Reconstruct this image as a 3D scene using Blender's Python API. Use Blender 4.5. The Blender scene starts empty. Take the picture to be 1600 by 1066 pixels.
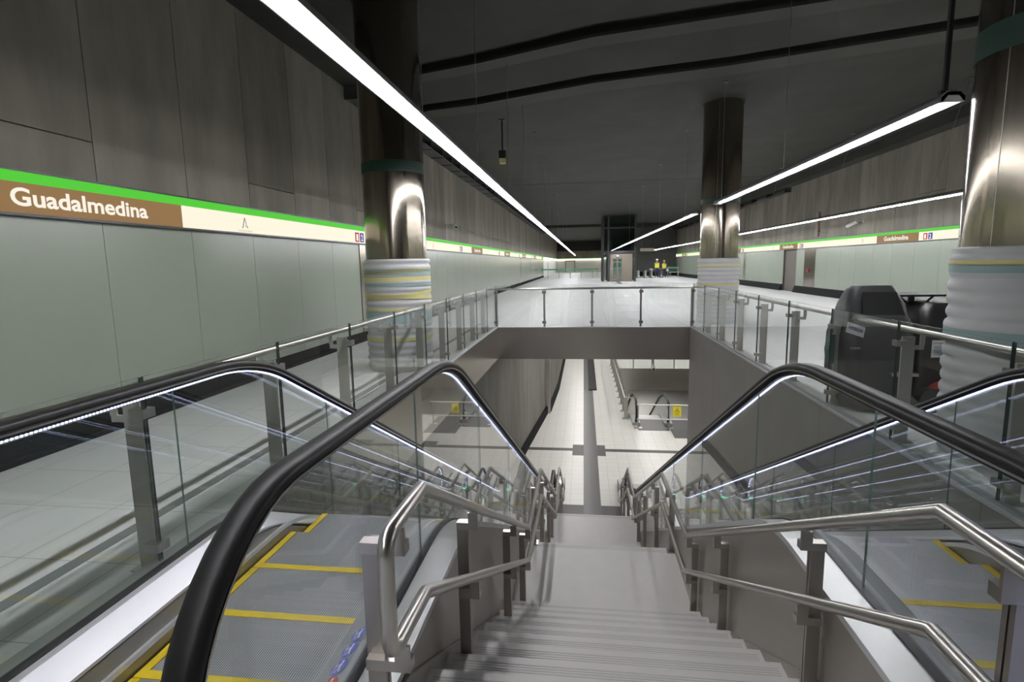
import bpy, math, random
from mathutils import Matrix, Vector
random.seed(7)
S = bpy.context.scene
COL = S.collection

# ------------------------------------------------------------------ camera, exposure, world
F = 860.0
H = 1.5
VP = (912.0, 411.0)
TILT = 0.018
yv = Vector((VP[0] - 800, 533 - VP[1], -F))
a, b = yv.x, yv.y
u = -(F * F + b * (b - TILT * a)) / (a + TILT * b)
xv = -Vector((u, b + TILT * (u - a), -F))
xv.normalize(); yv.normalize()
zv = xv.cross(yv)
cam = bpy.data.cameras.new('camera')
cam_o = bpy.data.objects.new('camera', cam)
COL.objects.link(cam_o)
cam.sensor_width = 36
cam.lens = F / 1600 * 36
cam.clip_start = 0.05
cam.clip_end = 400
cam_o.matrix_world = Matrix(((xv.x, xv.y, xv.z, 0), (yv.x, yv.y, yv.z, 0), (zv.x, zv.y, zv.z, H), (0, 0, 0, 1)))
S.camera = cam_o
S.view_settings.view_transform = 'Standard'
S.view_settings.look = 'None'
S.view_settings.exposure = 0.0
S.view_settings.gamma = 1.0
S.view_settings.use_curve_mapping = False
S.cycles.transparent_max_bounces = 40
S.cycles.max_bounces = 10
S.cycles.diffuse_bounces = 5
S.cycles.glossy_bounces = 6
S.cycles.sample_clamp_indirect = 6.0
world = bpy.data.worlds.new('world')
S.world = world
world.use_nodes = True
world.node_tree.nodes['Background'].inputs[0].default_value = (0.5, 0.52, 0.5, 1)
world.node_tree.nodes['Background'].inputs[1].default_value = 0.02
TUBE = 72.0       # fluorescent tubes
LED = 6.5         # handrail strips
LOWER = 21.0       # lamps of the lower hall

# ------------------------------------------------------------------ helpers
class MB:
    """collects faces, then links them as one mesh object"""
    def __init__(self):
        self.v = []; self.f = []; self.m = []; self.s = []
    def add(self, vs, fs, mi=0, smooth=False):
        o = len(self.v)
        self.v += [tuple(p) for p in vs]
        for f in fs:
            self.f.append(tuple(i + o for i in f)); self.m.append(mi); self.s.append(smooth)
        return self
    def box(self, x0, x1, y0, y1, z0, z1, mi=0, edge=None, skip=()):
        """edge: (axis, material index) gives faces not facing the axis that material"""
        vs = [(x, y, z) for z in (z0, z1) for y in (y0, y1) for x in (x0, x1)]
        fs = {'-z': (0, 2, 3, 1), '+z': (4, 5, 7, 6), '-y': (0, 1, 5, 4), '+y': (2, 6, 7, 3), '-x': (0, 4, 6, 2), '+x': (1, 3, 7, 5)}
        for k, f in fs.items():
            if k in skip: continue
            m = mi
            if edge and k[1] != edge[0]: m = edge[1]
            self.add([vs[i] for i in f], [(0, 1, 2, 3)], m)
        return self
    def hexa(self, p, mi=0):
        self.add(p, [(0, 3, 2, 1), (4, 5, 6, 7), (0, 1, 5, 4), (1, 2, 6, 5), (2, 3, 7, 6), (3, 0, 4, 7)], mi)
        return self
    def prism(self, poly, axis, c0, c1, mi=0, smooth=False, cap=None):
        """extrude a 2-D polygon along an axis: x -> (y,z), y -> (x,z), z -> (x,y)"""
        def pt(p, c):
            return {'x': (c, p[0], p[1]), 'y': (p[0], c, p[1]), 'z': (p[0], p[1], c)}[axis]
        n = len(poly)
        vs = [pt(p, c0) for p in poly] + [pt(p, c1) for p in poly]
        self.add(vs, [(i, (i + 1) % n, n + (i + 1) % n, n + i) for i in range(n)], mi, smooth)
        cm = mi if cap is None else cap
        self.add(vs, [tuple(range(n - 1, -1, -1)), tuple(range(n, 2 * n))], cm)
        return self
    def tube(self, pts, r, n=12, mi=0, cap=True, smooth=True):
        pts = [Vector(p) for p in pts]
        prof = [(r * math.cos(2 * math.pi * i / n), r * math.sin(2 * math.pi * i / n)) for i in range(n)]
        return self.sweep(pts, prof, mi, cap, smooth)
    def sweep(self, pts, prof, mi=0, cap=True, smooth=True, up=None):
        pts = [Vector(p) for p in pts]
        n = len(prof); vs = []
        ref = Vector(up) if up else None
        for i, p in enumerate(pts):
            t0 = (pts[i] - pts[i - 1]).normalized() if i else None
            t1 = (pts[i + 1] - pts[i]).normalized() if i < len(pts) - 1 else None
            t = (t0 + t1).normalized() if t0 and t1 else (t0 or t1)
            k = 1.0
            if t0 and t1:
                k = 1.0 / max(0.35, t.dot(t1))
            if ref is None:
                ref = Vector((1, 0, 0)) if abs(t.x) < 0.8 else Vector((0, 1, 0))
            x = (ref - t * ref.dot(t)).normalized()
            y = x.cross(t)
            # widen in the bend plane only
            bd = None
            if t0 and t1 and (t1 - t0).length > 1e-6:
                bd = (t1 - t0).normalized()
            for (pa, pb) in prof:
                d = x * pa + y * pb
                if bd is not None and k > 1.001:
                    d = d + bd * (d.dot(bd) * (k - 1))
                vs.append(p + d)
            if not up: ref = x
        fs = []
        for i in range(len(pts) - 1):
            for j in range(n):
                fs.append((i * n + j, (i + 1) * n + j, (i + 1) * n + (j + 1) % n, i * n + (j + 1) % n))
        self.add(vs, fs, mi, smooth)
        if cap:
            self.add([vs[j] for j in range(n)], [tuple(range(n))], mi)
            self.add([vs[-n + j] for j in range(n)], [tuple(range(n - 1, -1, -1))], mi)
        return self
    def lathe(self, prof, cx, cy, n=48, mi=0, smooth=True, a0=0.0, a1=2 * math.pi):
        full = abs(a1 - a0 - 2 * math.pi) < 1e-6
        vs = []; k = n if full else n + 1
        for (r, z) in prof:
            for j in range(k):
                t = a0 + (a1 - a0) * j / n
                vs.append((cx + r * math.cos(t), cy + r * math.sin(t), z))
        fs = []
        for i in range(len(prof) - 1):
            for j in range(n):
                j2 = (j + 1) % k
                fs.append((i * k + j, i * k + j2, (i + 1) * k + j2, (i + 1) * k + j))
        self.add(vs, fs, mi, smooth)
        return self
    def disc(self, c, r, axis='z', n=24, mi=0, th=0.01):
        poly = [(c[{'x': 1, 'y': 0, 'z': 0}[axis]] + r * math.cos(2 * math.pi * i / n), c[{'x': 2, 'y': 2, 'z': 1}[axis]] + r * math.sin(2 * math.pi * i / n)) for i in range(n)]
        cc = c['xyz'.index(axis)]
        return self.prism(poly, axis, cc - th / 2, cc + th / 2, mi)
    def build(self, name, mat, parent=None, off=None, bevel=0.0):
        me = bpy.data.meshes.new(name)
        o3 = Vector(off) if off is not None else (Vector(parent['_o']) if parent is not None and '_o' in parent else Vector((0, 0, 0)))
        me.from_pydata([(p[0] - o3.x, p[1] - o3.y, p[2] - o3.z) for p in self.v], [], self.f)
        for m in (mat if isinstance(mat, (list, tuple)) else [mat]): me.materials.append(m)
        for i, p in enumerate(me.polygons):
            p.material_index = self.m[i]; p.use_smooth = self.s[i]
        me.update()
        ob = bpy.data.objects.new(name, me)
        COL.objects.link(ob)
        if parent is not None: ob.parent = parent
        if bevel:
            md = ob.modifiers.new('bevel', 'BEVEL'); md.width = bevel; md.segments = 2; md.limit_method = 'ANGLE'
        return ob

ORIG = {}
def thing(name, label, cat, loc=(0, 0, 0), group=None):
    o = bpy.data.objects.new(name, None)
    o.empty_display_size = 0.2
    COL.objects.link(o)
    o.location = loc
    ORIG[o.name] = Vector(loc)
    o['label'] = label; o['category'] = cat
    if group: o['group'] = group
    return o
def part(mb, name, mat, parent, bevel=0.0, label=None):
    """a part whose mesh was given in world coordinates"""
    root = parent
    while root.parent is not None: root = root.parent
    off = ORIG.get(root.name, Vector((0, 0, 0)))
    ob = mb.build(name, mat, parent, off, bevel)
    if label: ob['label'] = label
    return ob
def struct(mb, name, mat, bevel=0.0):
    ob = mb.build(name, mat, None, (0, 0, 0), bevel)
    ob['kind'] = 'structure'
    return ob
def copy_tree(o, parent=None):
    c = o.copy(); COL.objects.link(c)
    if parent is not None: c.parent = parent
    for ch in list(o.children): copy_tree(ch, c)
    return c
def text_mesh(s, height, bold=0.0):
    """lettering as flat outlines: list of verts (x,y), faces; scaled so that capitals are `height` tall"""
    cu = bpy.data.curves.new('lettering', 'FONT')
    cu.body = s; cu.size = height / 0.729; cu.offset = bold; cu.fill_mode = 'FRONT'; cu.resolution_u = 4
    ob = bpy.data.objects.new('lettering', cu)
    me = bpy.data.meshes.new_from_object(ob)
    vs = [(v.co.x, v.co.y) for v in me.vertices]; fs = [tuple(p.vertices) for p in me.polygons]
    bpy.data.objects.remove(ob); bpy.data.curves.remove(cu); bpy.data.meshes.remove(me)
    return vs, fs
def lettering(name, s, height, origin, xd, yd, mat, parent, bold=0.0, width=None, mb=None):
    vs, fs = text_mesh(s, height, bold)
    x0 = min(v[0] for v in vs); x1 = max(v[0] for v in vs)
    k = width / (x1 - x0) if width else 1.0
    o = Vector(origin); xd = Vector(xd); yd = Vector(yd)
    m = MB()
    m.add([o + xd * ((v[0] - x0) * k) + yd * v[1] for v in vs], fs)
    return part(m, name, mat, parent)

# ------------------------------------------------------------------ materials
def new_mat(name):
    m = bpy.data.materials.new(name); m.use_nodes = True
    nt = m.node_tree
    return m, nt, nt.nodes['Principled BSDF'], nt.nodes['Material Output']
def pbr(name, col, rough=0.5, metal=0.0, spec=0.5, noise=0.0, scale=4.0, bump=0.0, stretch=None, aniso=0.0):
    m, nt, p, out = new_mat(name)
    p.inputs['Base Color'].default_value = (*col, 1)
    p.inputs['Roughness'].default_value = rough
    p.inputs['Metallic'].default_value = metal
    p.inputs['Specular IOR Level'].default_value = spec
    if noise or bump:
        tc = nt.nodes.new('ShaderNodeTexCoord'); mp = nt.nodes.new('ShaderNodeMapping')
        if stretch: mp.inputs['Scale'].default_value = stretch
        nz = nt.nodes.new('ShaderNodeTexNoise'); nz.inputs['Scale'].default_value = scale; nz.inputs['Detail'].default_value = 5
        nt.links.new(tc.outputs['Object'], mp.inputs[0]); nt.links.new(mp.outputs[0], nz.inputs['Vector'])
        if noise:
            mr = nt.nodes.new('ShaderNodeMapRange')
            mr.inputs['From Min'].default_value = 0.25; mr.inputs['From Max'].default_value = 0.75
            mr.inputs['To Min'].default_value = 1 - noise; mr.inputs['To Max'].default_value = 1 + noise
            mx = nt.nodes.new('ShaderNodeMix'); mx.data_type = 'RGBA'; mx.blend_type = 'MULTIPLY'; mx.inputs['Factor'].default_value = 1
            nt.links.new(nz.outputs['Fac'], mr.inputs['Value'])
            cb = nt.nodes.new('ShaderNodeCombineColor')
            for i in range(3): nt.links.new(mr.outputs[0], cb.inputs[i])
            mx.inputs['A'].default_value = (*col, 1)
            nt.links.new(cb.outputs[0], mx.inputs['B'])
            nt.links.new(mx.outputs['Result'], p.inputs['Base Color'])
        if bump:
            bp = nt.nodes.new('ShaderNodeBump'); bp.inputs['Strength'].default_value = bump; bp.inputs['Distance'].default_value = 0.01
            nt.links.new(nz.outputs['Fac'], bp.inputs['Height']); nt.links.new(bp.outputs[0], p.inputs['Normal'])
    return m
def emit(name, col, s):
    m, nt, p, out = new_mat(name)
    p.inputs['Base Color'].default_value = (0.02, 0.02, 0.02, 1)
    p.inputs['Specular IOR Level'].default_value = 0.1
    p.inputs['Roughness'].default_value = 0.6
    p.inputs['Emission Color'].default_value = (*col, 1)
    p.inputs['Emission Strength'].default_value = s
    return m
def glass(name, tint, refl=1.0, rough=0.0):
    """thin architectural pane: clear straight through, mirror by Fresnel"""
    m, nt, p, out = new_mat(name)
    nt.nodes.remove(p)
    tr = nt.nodes.new('ShaderNodeBsdfTransparent'); tr.inputs[0].default_value = (*tint, 1)
    gl = nt.nodes.new('ShaderNodeBsdfGlossy'); gl.inputs['Roughness'].default_value = rough; gl.inputs[0].default_value = (refl, refl, refl, 1)
    lw = nt.nodes.new('ShaderNodeLayerWeight'); pw = nt.nodes.new('ShaderNodeMath'); pw.operation = 'POWER'; pw.inputs[1].default_value = 5
    fr = nt.nodes.new('ShaderNodeMath'); fr.operation = 'MULTIPLY_ADD'; fr.inputs[1].default_value = 0.95; fr.inputs[2].default_value = 0.043
    nt.links.new(lw.outputs['Facing'], pw.inputs[0]); nt.links.new(pw.outputs[0], fr.inputs[0])
    mx = nt.nodes.new('ShaderNodeMixShader')
    nt.links.new(fr.outputs[0], mx.inputs[0]); nt.links.new(tr.outputs[0], mx.inputs[1]); nt.links.new(gl.outputs[0], mx.inputs[2])
    nt.links.new(mx.outputs[0], out.inputs[0])
    return m
def tiles(name, col, joint, size, rough, jw=0.006, off=(0, 0), noise=0.03):
    """square tiles on x,y with thin joints"""
    m, nt, p, out = new_mat(name)
    tc = nt.nodes.new('ShaderNodeTexCoord')
    mp = nt.nodes.new('ShaderNodeMapping'); mp.inputs['Location'].default_value = (off[0], off[1], 0)
    br = nt.nodes.new('ShaderNodeTexBrick'); br.offset = 0.0; br.squash = 1.0
    br.inputs['Scale'].default_value = 1.0; br.inputs['Mortar Size'].default_value = jw / 2
    br.inputs['Mortar Smooth'].default_value = 0.1; br.inputs['Bias'].default_value = 0.0
    br.inputs['Brick Width'].default_value = size[0]; br.inputs['Row Height'].default_value = size[1]
    c1 = tuple(c * (1 - noise) for c in col); c2 = tuple(c * (1 + noise) for c in col)
    br.inputs['Color1'].default_value = (*c1, 1); br.inputs['Color2'].default_value = (*c2, 1); br.inputs['Mortar'].default_value = (*joint, 1)
    nt.links.new(tc.outputs['Object'], mp.inputs[0]); nt.links.new(mp.outputs[0], br.inputs['Vector'])
    nz = nt.nodes.new('ShaderNodeTexNoise'); nz.inputs['Scale'].default_value = 1.3; nz.inputs['Detail'].default_value = 6
    nt.links.new(tc.outputs['Object'], nz.inputs['Vector'])
    mr = nt.nodes.new('ShaderNodeMapRange'); mr.inputs['To Min'].default_value = rough - 0.07; mr.inputs['To Max'].default_value = rough + 0.1
    nt.links.new(nz.outputs['Fac'], mr.inputs['Value']); nt.links.new(mr.outputs[0], p.inputs['Roughness'])
    nt.links.new(br.outputs['Color'], p.inputs['Base Color'])
    return m
def concrete(name, c_lo, c_hi, rough=0.7, streak=(3.0, 3.0, 0.35)):
    """cast panels: each panel its own tone, blotches drawn out vertically"""
    m, nt, p, out = new_mat(name)
    p.inputs['Roughness'].default_value = rough
    p.inputs['Specular IOR Level'].default_value = 0.25
    tc = nt.nodes.new('ShaderNodeTexCoord'); mp = nt.nodes.new('ShaderNodeMapping'); mp.inputs['Scale'].default_value = streak
    n1 = nt.nodes.new('ShaderNodeTexNoise'); n1.inputs['Scale'].default_value = 1.0; n1.inputs['Detail'].default_value = 7; n1.inputs['Roughness'].default_value = 0.62
    gi = nt.nodes.new('ShaderNodeNewGeometry')
    nt.links.new(tc.outputs['Object'], mp.inputs[0]); nt.links.new(mp.outputs[0], n1.inputs['Vector'])
    ad = nt.nodes.new('ShaderNodeMath'); ad.operation = 'MULTIPLY_ADD'; ad.inputs[1].default_value = 0.24; ad.inputs[2].default_value = -0.12
    nt.links.new(gi.outputs['Random Per Island'], ad.inputs[0])
    sm = nt.nodes.new('ShaderNodeMath'); sm.operation = 'ADD'
    nt.links.new(n1.outputs['Fac'], sm.inputs[0]); nt.links.new(ad.outputs[0], sm.inputs[1])
    cr = nt.nodes.new('ShaderNodeValToRGB')
    cr.color_ramp.elements[0].position = 0.3; cr.color_ramp.elements[0].color = (*c_lo, 1)
    cr.color_ramp.elements[1].position = 0.75; cr.color_ramp.elements[1].color = (*c_hi, 1)
    nt.links.new(sm.outputs[0], cr.inputs[0]); nt.links.new(cr.outputs[0], p.inputs['Base Color'])
    n2 = nt.nodes.new('ShaderNodeTexNoise'); n2.inputs['Scale'].default_value = 30; n2.inputs['Detail'].default_value = 4
    nt.links.new(tc.outputs['Object'], n2.inputs['Vector'])
    bp = nt.nodes.new('ShaderNodeBump'); bp.inputs['Strength'].default_value = 0.12; bp.inputs['Distance'].default_value = 0.01
    nt.links.new(n2.outputs['Fac'], bp.inputs['Height']); nt.links.new(bp.outputs[0], p.inputs['Normal'])
    return m
def grooved(name, col, dark, pitch, rough=0.35, metal=0.6, axis=0):
    """fine ribs running along y (escalator treads)"""
    m, nt, p, out = new_mat(name)
    p.inputs['Roughness'].default_value = rough; p.inputs['Metallic'].default_value = metal
    tc = nt.nodes.new('ShaderNodeTexCoord'); sx = nt.nodes.new('ShaderNodeSeparateXYZ')
    nt.links.new(tc.outputs['Object'], sx.inputs[0])
    mu = nt.nodes.new('ShaderNodeMath'); mu.operation = 'MULTIPLY'; mu.inputs[1].default_value = 1 / pitch
    nt.links.new(sx.outputs[axis], mu.inputs[0])
    fr = nt.nodes.new('ShaderNodeMath'); fr.operation = 'FRACT'; nt.links.new(mu.outputs[0], fr.inputs[0])
    cr = nt.nodes.new('ShaderNodeValToRGB')
    e = cr.color_ramp.elements
    e[0].position = 0.0; e[0].color = (*dark, 1); e[1].position = 0.35; e[1].color = (*dark, 1)
    x = cr.color_ramp.elements.new(0.5); x.color = (*col, 1); x = cr.color_ramp.elements.new(0.9); x.color = (*col, 1)
    x = cr.color_ramp.elements.new(1.0); x.color = (*dark, 1)
    nt.links.new(fr.outputs[0], cr.inputs[0]); nt.links.new(cr.outputs[0], p.inputs['Base Color'])
    return m
def dotted(name, col, s, pitch):
    """strip of small light points along y"""
    m, nt, p, out = new_mat(name)
    tc = nt.nodes.new('ShaderNodeTexCoord'); sx = nt.nodes.new('ShaderNodeSeparateXYZ'); nt.links.new(tc.outputs['Object'], sx.inputs[0])
    mu = nt.nodes.new('ShaderNodeMath'); mu.operation = 'MULTIPLY'; mu.inputs[1].default_value = 2 * math.pi / pitch
    nt.links.new(sx.outputs[1], mu.inputs[0])
    sn = nt.nodes.new('ShaderNodeMath'); sn.operation = 'SINE'; nt.links.new(mu.outputs[0], sn.inputs[0])
    mr = nt.nodes.new('ShaderNodeMapRange'); mr.inputs['From Min'].default_value = -0.6; mr.inputs['From Max'].default_value = 0.8
    mr.inputs['To Min'].default_value = s * 0.10; mr.inputs['To Max'].default_value = s * 1.4
    nt.links.new(sn.outputs[0], mr.inputs['Value'])
    p.inputs['Base Color'].default_value = (0.5, 0.5, 0.55, 1)
    p.inputs['Emission Color'].default_value = (*col, 1)
    nt.links.new(mr.outputs[0], p.inputs['Emission Strength'])
    return m

M = {}
M['floor'] = tiles('pale floor tiles', (0.74, 0.74, 0.735), (0.40, 0.40, 0.39), (0.595, 0.595), 0.58, 0.006, noise=0.015)
M['floor_low'] = tiles('pale lower floor tiles', (0.66, 0.65, 0.62), (0.36, 0.35, 0.33), (0.362, 0.362), 0.32, 0.008, off=(0, 0.1), noise=0.02)
M['tactile'] = grooved('dark ribbed paving', (0.062, 0.059, 0.059), (0.022, 0.021, 0.021), 0.046, 0.35, 0.0)
M['dark_stone'] = pbr('dark stone strip', (0.042, 0.040, 0.040), 0.45, noise=0.1, scale=6)
M['grey_strip'] = pbr('grey floor channel', (0.16, 0.17, 0.17), 0.45)
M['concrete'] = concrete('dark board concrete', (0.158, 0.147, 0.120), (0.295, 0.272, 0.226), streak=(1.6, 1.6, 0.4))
M['concrete_low'] = concrete('lower grey concrete', (0.12, 0.113, 0.103), (0.20, 0.19, 0.172), streak=(1.6, 1.6, 0.4))
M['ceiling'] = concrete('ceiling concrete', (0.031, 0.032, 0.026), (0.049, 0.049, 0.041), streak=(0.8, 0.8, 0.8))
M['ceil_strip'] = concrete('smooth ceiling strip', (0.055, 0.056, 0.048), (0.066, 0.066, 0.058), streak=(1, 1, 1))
M['void'] = pbr('black paint and unlit shade', (0.018, 0.018, 0.018), 0.8)
M['dark_wall'] = pbr('dark grey wall render', (0.10, 0.098, 0.095), 0.7, noise=0.08, scale=2)
M['door_dark'] = pbr('dark brown door', (0.085, 0.075, 0.062), 0.6)
M['post'] = pbr('satin post steel', (0.46, 0.45, 0.42), 0.5, 0.45, noise=0.04, scale=3)
M['edge_dark'] = pbr('dark glass edge', (0.05, 0.07, 0.065), 0.15)
M['panel'] = pbr('back painted pale green glass', (0.262, 0.295, 0.242), 0.22, spec=0.5, noise=0.03, scale=0.6)
M['gap'] = pbr('panel backing', (0.12, 0.13, 0.12), 0.7)
M['plinth'] = pbr('charcoal plinth', (0.012, 0.013, 0.014), 0.8, spec=0.1)
M['steel'] = pbr('satin stainless steel', (0.50, 0.475, 0.44), 0.30, 1.0, noise=0.06, scale=3)
M['steel_dark'] = pbr('brown satin steel', (0.40, 0.37, 0.34), 0.34, 1.0, noise=0.06, scale=3)
M['fascia'] = pbr('brushed fascia steel', (0.56, 0.52, 0.475), 0.27, 1.0, noise=0.05, scale=2)
M['steel_tube'] = pbr('polished stainless tube', (0.60, 0.57, 0.53), 0.28, 1.0)
M['steel_column'] = pbr('brushed column cladding', (0.28, 0.25, 0.21), 0.16, 0.97, noise=0.06, scale=2.0, stretch=(1, 1, 0.2))
M['clad'] = pbr('stair side cladding', (0.39, 0.365, 0.33), 0.45, 0.7, noise=0.05, scale=2)
M['pitwall'] = pbr('matt grey wall cladding', (0.29, 0.275, 0.26), 0.5, 0.35, noise=0.07, scale=1.5)
M['deck'] = pbr('pale brushed deck', (0.74, 0.74, 0.75), 0.32, 0.6)
M['deck_grey'] = pbr('grey deck', (0.42, 0.43, 0.45), 0.38, 0.5)
M['plate_dark'] = pbr('dark grey landing plate', (0.10, 0.098, 0.095), 0.45, 0.3)
M['skirt'] = pbr('skirt panel', (0.30, 0.285, 0.265), 0.4, 0.8)
M['profile'] = pbr('dark glazing profile', (0.055, 0.055, 0.06), 0.35, 0.6)
M['rubber'] = pbr('black rubber handrail', (0.012, 0.012, 0.013), 0.42, spec=0.25)
M['black'] = pbr('matt black', (0.02, 0.02, 0.02), 0.55)
M['plastic'] = pbr('charcoal plastic', (0.035, 0.037, 0.041), 0.42, noise=0.1, scale=12)
M['plastic_black'] = pbr('black plastic', (0.014, 0.014, 0.015), 0.38)
M['stone'] = pbr('pale stair stone', (0.615, 0.592, 0.565), 0.36, noise=0.025, scale=7)
M['groove'] = pbr('anti slip grooves', (0.46, 0.45, 0.44), 0.6)
M['tread'] = grooved('aluminium tread ribs', (0.62, 0.63, 0.65), (0.20, 0.205, 0.21), 0.0105)
M['riser'] = grooved('aluminium riser ribs', (0.30, 0.31, 0.33), (0.06, 0.06, 0.065), 0.0095)
M['tread_yellow'] = grooved('yellow tread ribs', (0.80, 0.60, 0.03), (0.48, 0.35, 0.015), 0.0105, 0.45, 0.0)
M['yellow'] = pbr('yellow plastic', (0.72, 0.55, 0.02), 0.45)
M['sign_yellow'] = pbr('yellow warning board', (0.85, 0.72, 0.02), 0.5)
M['ink'] = pbr('black print', (0.02, 0.02, 0.02), 0.6)
M['white'] = pbr('white paint', (0.78, 0.78, 0.76), 0.4)
M['paper'] = pbr('white paper', (0.78, 0.77, 0.75), 0.7)
M['blue_print'] = pbr('blue print', (0.035, 0.06, 0.33), 0.5)
M['sticker_blue'] = pbr('blue sticker', (0.10, 0.13, 0.50), 0.45)
M['sticker_red'] = pbr('red sticker', (0.55, 0.07, 0.08), 0.45)
M['red'] = pbr('red plastic', (0.42, 0.03, 0.04), 0.4)
M['teal'] = pbr('dark teal rubber', (0.03, 0.09, 0.085), 0.4)
M['wrap'] = pbr('white foam wrap', (0.60, 0.60, 0.61), 0.6, noise=0.04, scale=5)
M['tape_y'] = pbr('yellow tape', (0.72, 0.66, 0.28), 0.5)
M['tape_t'] = pbr('teal film', (0.30, 0.42, 0.42), 0.5)
M['green_film'] = pbr('dark green tape', (0.006, 0.036, 0.024), 0.5)
M['galv'] = pbr('galvanised cable tray', (0.10, 0.10, 0.10), 0.5, 0.5)
M['housing'] = pbr('grey luminaire housing', (0.10, 0.10, 0.105), 0.5)
M['reflector'] = pbr('white luminaire reflector', (0.62, 0.62, 0.64), 0.35)
M['wire'] = pbr('steel wire', (0.35, 0.34, 0.32), 0.4, 0.8)
M['tube'] = emit('lit fluorescent tube', (0.97, 0.97, 1.0), TUBE)
M['lamp_low'] = emit('lit lower hall lamp', (1.0, 0.98, 0.95), LOWER)
M['led'] = dotted('cool handrail light points', (0.60, 0.64, 1.0), LED, 0.0175)
M['sign_green'] = emit('lit green stripe', (0.085, 0.62, 0.035), 0.95)
M['sign_cream'] = emit('lit cream panel', (1.0, 0.93, 0.74), 0.98)
M['band_far'] = emit('glowing pale band', (1.0, 0.93, 0.72), 3.0)
M['sign_brown'] = emit('lit brown panel', (0.29, 0.165, 0.062), 0.95)
M['sign_white'] = emit('lit white lettering', (1.0, 0.93, 0.8), 0.95)
M['sign_red'] = emit('lit red square', (0.60, 0.03, 0.05), 0.8)
M['sign_blue'] = emit('lit blue square', (0.06, 0.05, 0.42), 0.8)
M['led_green'] = emit('green indicator', (0.05, 1.0, 0.35), 3.0)
M['lit_display'] = emit('lit display', (0.65, 0.6, 1.0), 1.6)
M['glass'] = glass('clear glass', (0.965, 0.98, 0.972))
M['glass_edge'] = pbr('green glass edge', (0.17, 0.25, 0.22), 0.15)
M['glass_dark'] = glass('dark shaft glass', (0.55, 0.60, 0.58))
M['green_band'] = pbr('green glass band', (0.05, 0.30, 0.19), 0.3)
M['hivis'] = pbr('yellow high visibility cloth', (0.80, 0.86, 0.07), 0.7)
M['hivis_band'] = pbr('silver reflective band', (0.6, 0.62, 0.5), 0.4)
M['navy'] = pbr('dark navy cloth', (0.03, 0.035, 0.085), 0.8)
M['skin'] = pbr('skin', (0.45, 0.26, 0.18), 0.6)
M['helmet_white'] = pbr('white helmet shell', (0.85, 0.85, 0.85), 0.3)
M['helmet_tan'] = pbr('tan helmet shell', (0.62, 0.42, 0.2), 0.3)
M['bronze'] = pbr('champagne steel', (0.33, 0.285, 0.235), 0.4, 0.7)
M['door_green'] = pbr('pale green door film', (0.25, 0.42, 0.33), 0.3)
M['tan_board'] = pbr('tan sign board', (0.36, 0.30, 0.24), 0.6)

# ------------------------------------------------------------------ dimensions (metres, hall runs along +y)
XL, XR, ZC, ZS = -4.45, 9.65, 5.12, 4.84          # wall faces, ceiling
HXL, HXR, HY0, HY1 = -2.07, 2.46, 1.2, 13.0   # stair opening
SLAB = 0.763
ZL = -4.9                                # lower hall floor
SLOPE = 0.517
PITCH_P, PITCH_0 = 1.19, 4.70            # wall panel pitch / a joint

# ------------------------------------------------------------------ setting: upper hall
m = MB()
m.box(XL - 0.3, HXL, -6, HY1, -SLAB, 0).box(HXR, XR + 0.3, -6, HY1, -SLAB, 0)
m.box(XL - 0.3, XR + 0.3, HY1, 108, -SLAB, 0)
m.box(HXL, HXR, -6, HY0, -SLAB, 0)
struct(m, 'floor', M['floor'])
m = MB()
m.box(-2.66, -2.58, -3, 13.9, 0.0, 0.004)
struct(m, 'trim_1', M['grey_strip'])
m = MB()   # dark guide strips on the far floor, towards the gates and the lift
m.hexa([(4.6, 40.2, 0), (9.4, 37.2, 0), (9.4, 37.55, 0), (4.6, 40.6, 0), (4.6, 40.2, .004), (9.4, 37.2, .004), (9.4, 37.55, .004), (4.6, 40.6, .004)])
m.box(2.1, 3.1, 39.2, 39.7, 0, 0.004).box(2.45, 2.75, 39.7, 43.9, 0, 0.004)
struct(m, 'trim_2', M['dark_stone'])

def wall_concrete(name, x, face, y0, y1, zt, hj):
    """board-marked panels above the sign band; face = +1 looks to +x"""
    m = MB()
    k0 = math.floor((y0 - PITCH_0) / PITCH_P)
    y = PITCH_0 + k0 * PITCH_P; i = k0
    while y < y1:
        a0, a1 = max(y, y0) + 0.005, min(y + PITCH_P, y1) - 0.005
        if a1 - a0 > 0.02:
            x0, x1 = (x - 0.08, x) if face > 0 else (x, x + 0.08)
            if i in hj:
                zj = hj[i]
                m.box(x0, x1, a0, a1, 2.0, zj - 0.005).box(x0, x1, a0, a1, zj + 0.005, zt)
            else:
                m.box(x0, x1, a0, a1, 2.0, zt)
        y += PITCH_P; i += 1
    xb = (x - 0.12, x - 0.07) if face > 0 else (x + 0.07, x + 0.12)
    m.box(xb[0], xb[1], y0, y1, 0, zt, 1)
    return struct(m, name, [M['concrete'], M['void']])
rj = random.Random(3)
hjl = {-1: 2.67, 2: 2.64, 5: 2.62}
for i in range(6, 60):
    if rj.random() < 0.3: hjl[i] = rj.choice((2.55, 2.64, 2.8))
hjr = {}
for i in range(3, 50):
    if rj.random() < 0.4: hjr[i] = rj.choice((2.55, 2.66, 3.3))
wall_concrete('wall_left', XL, 1, -6, 62, ZC, hjl)
wall_concrete('wall_right', XR, -1, -6, 60, ZC, hjr)

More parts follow.
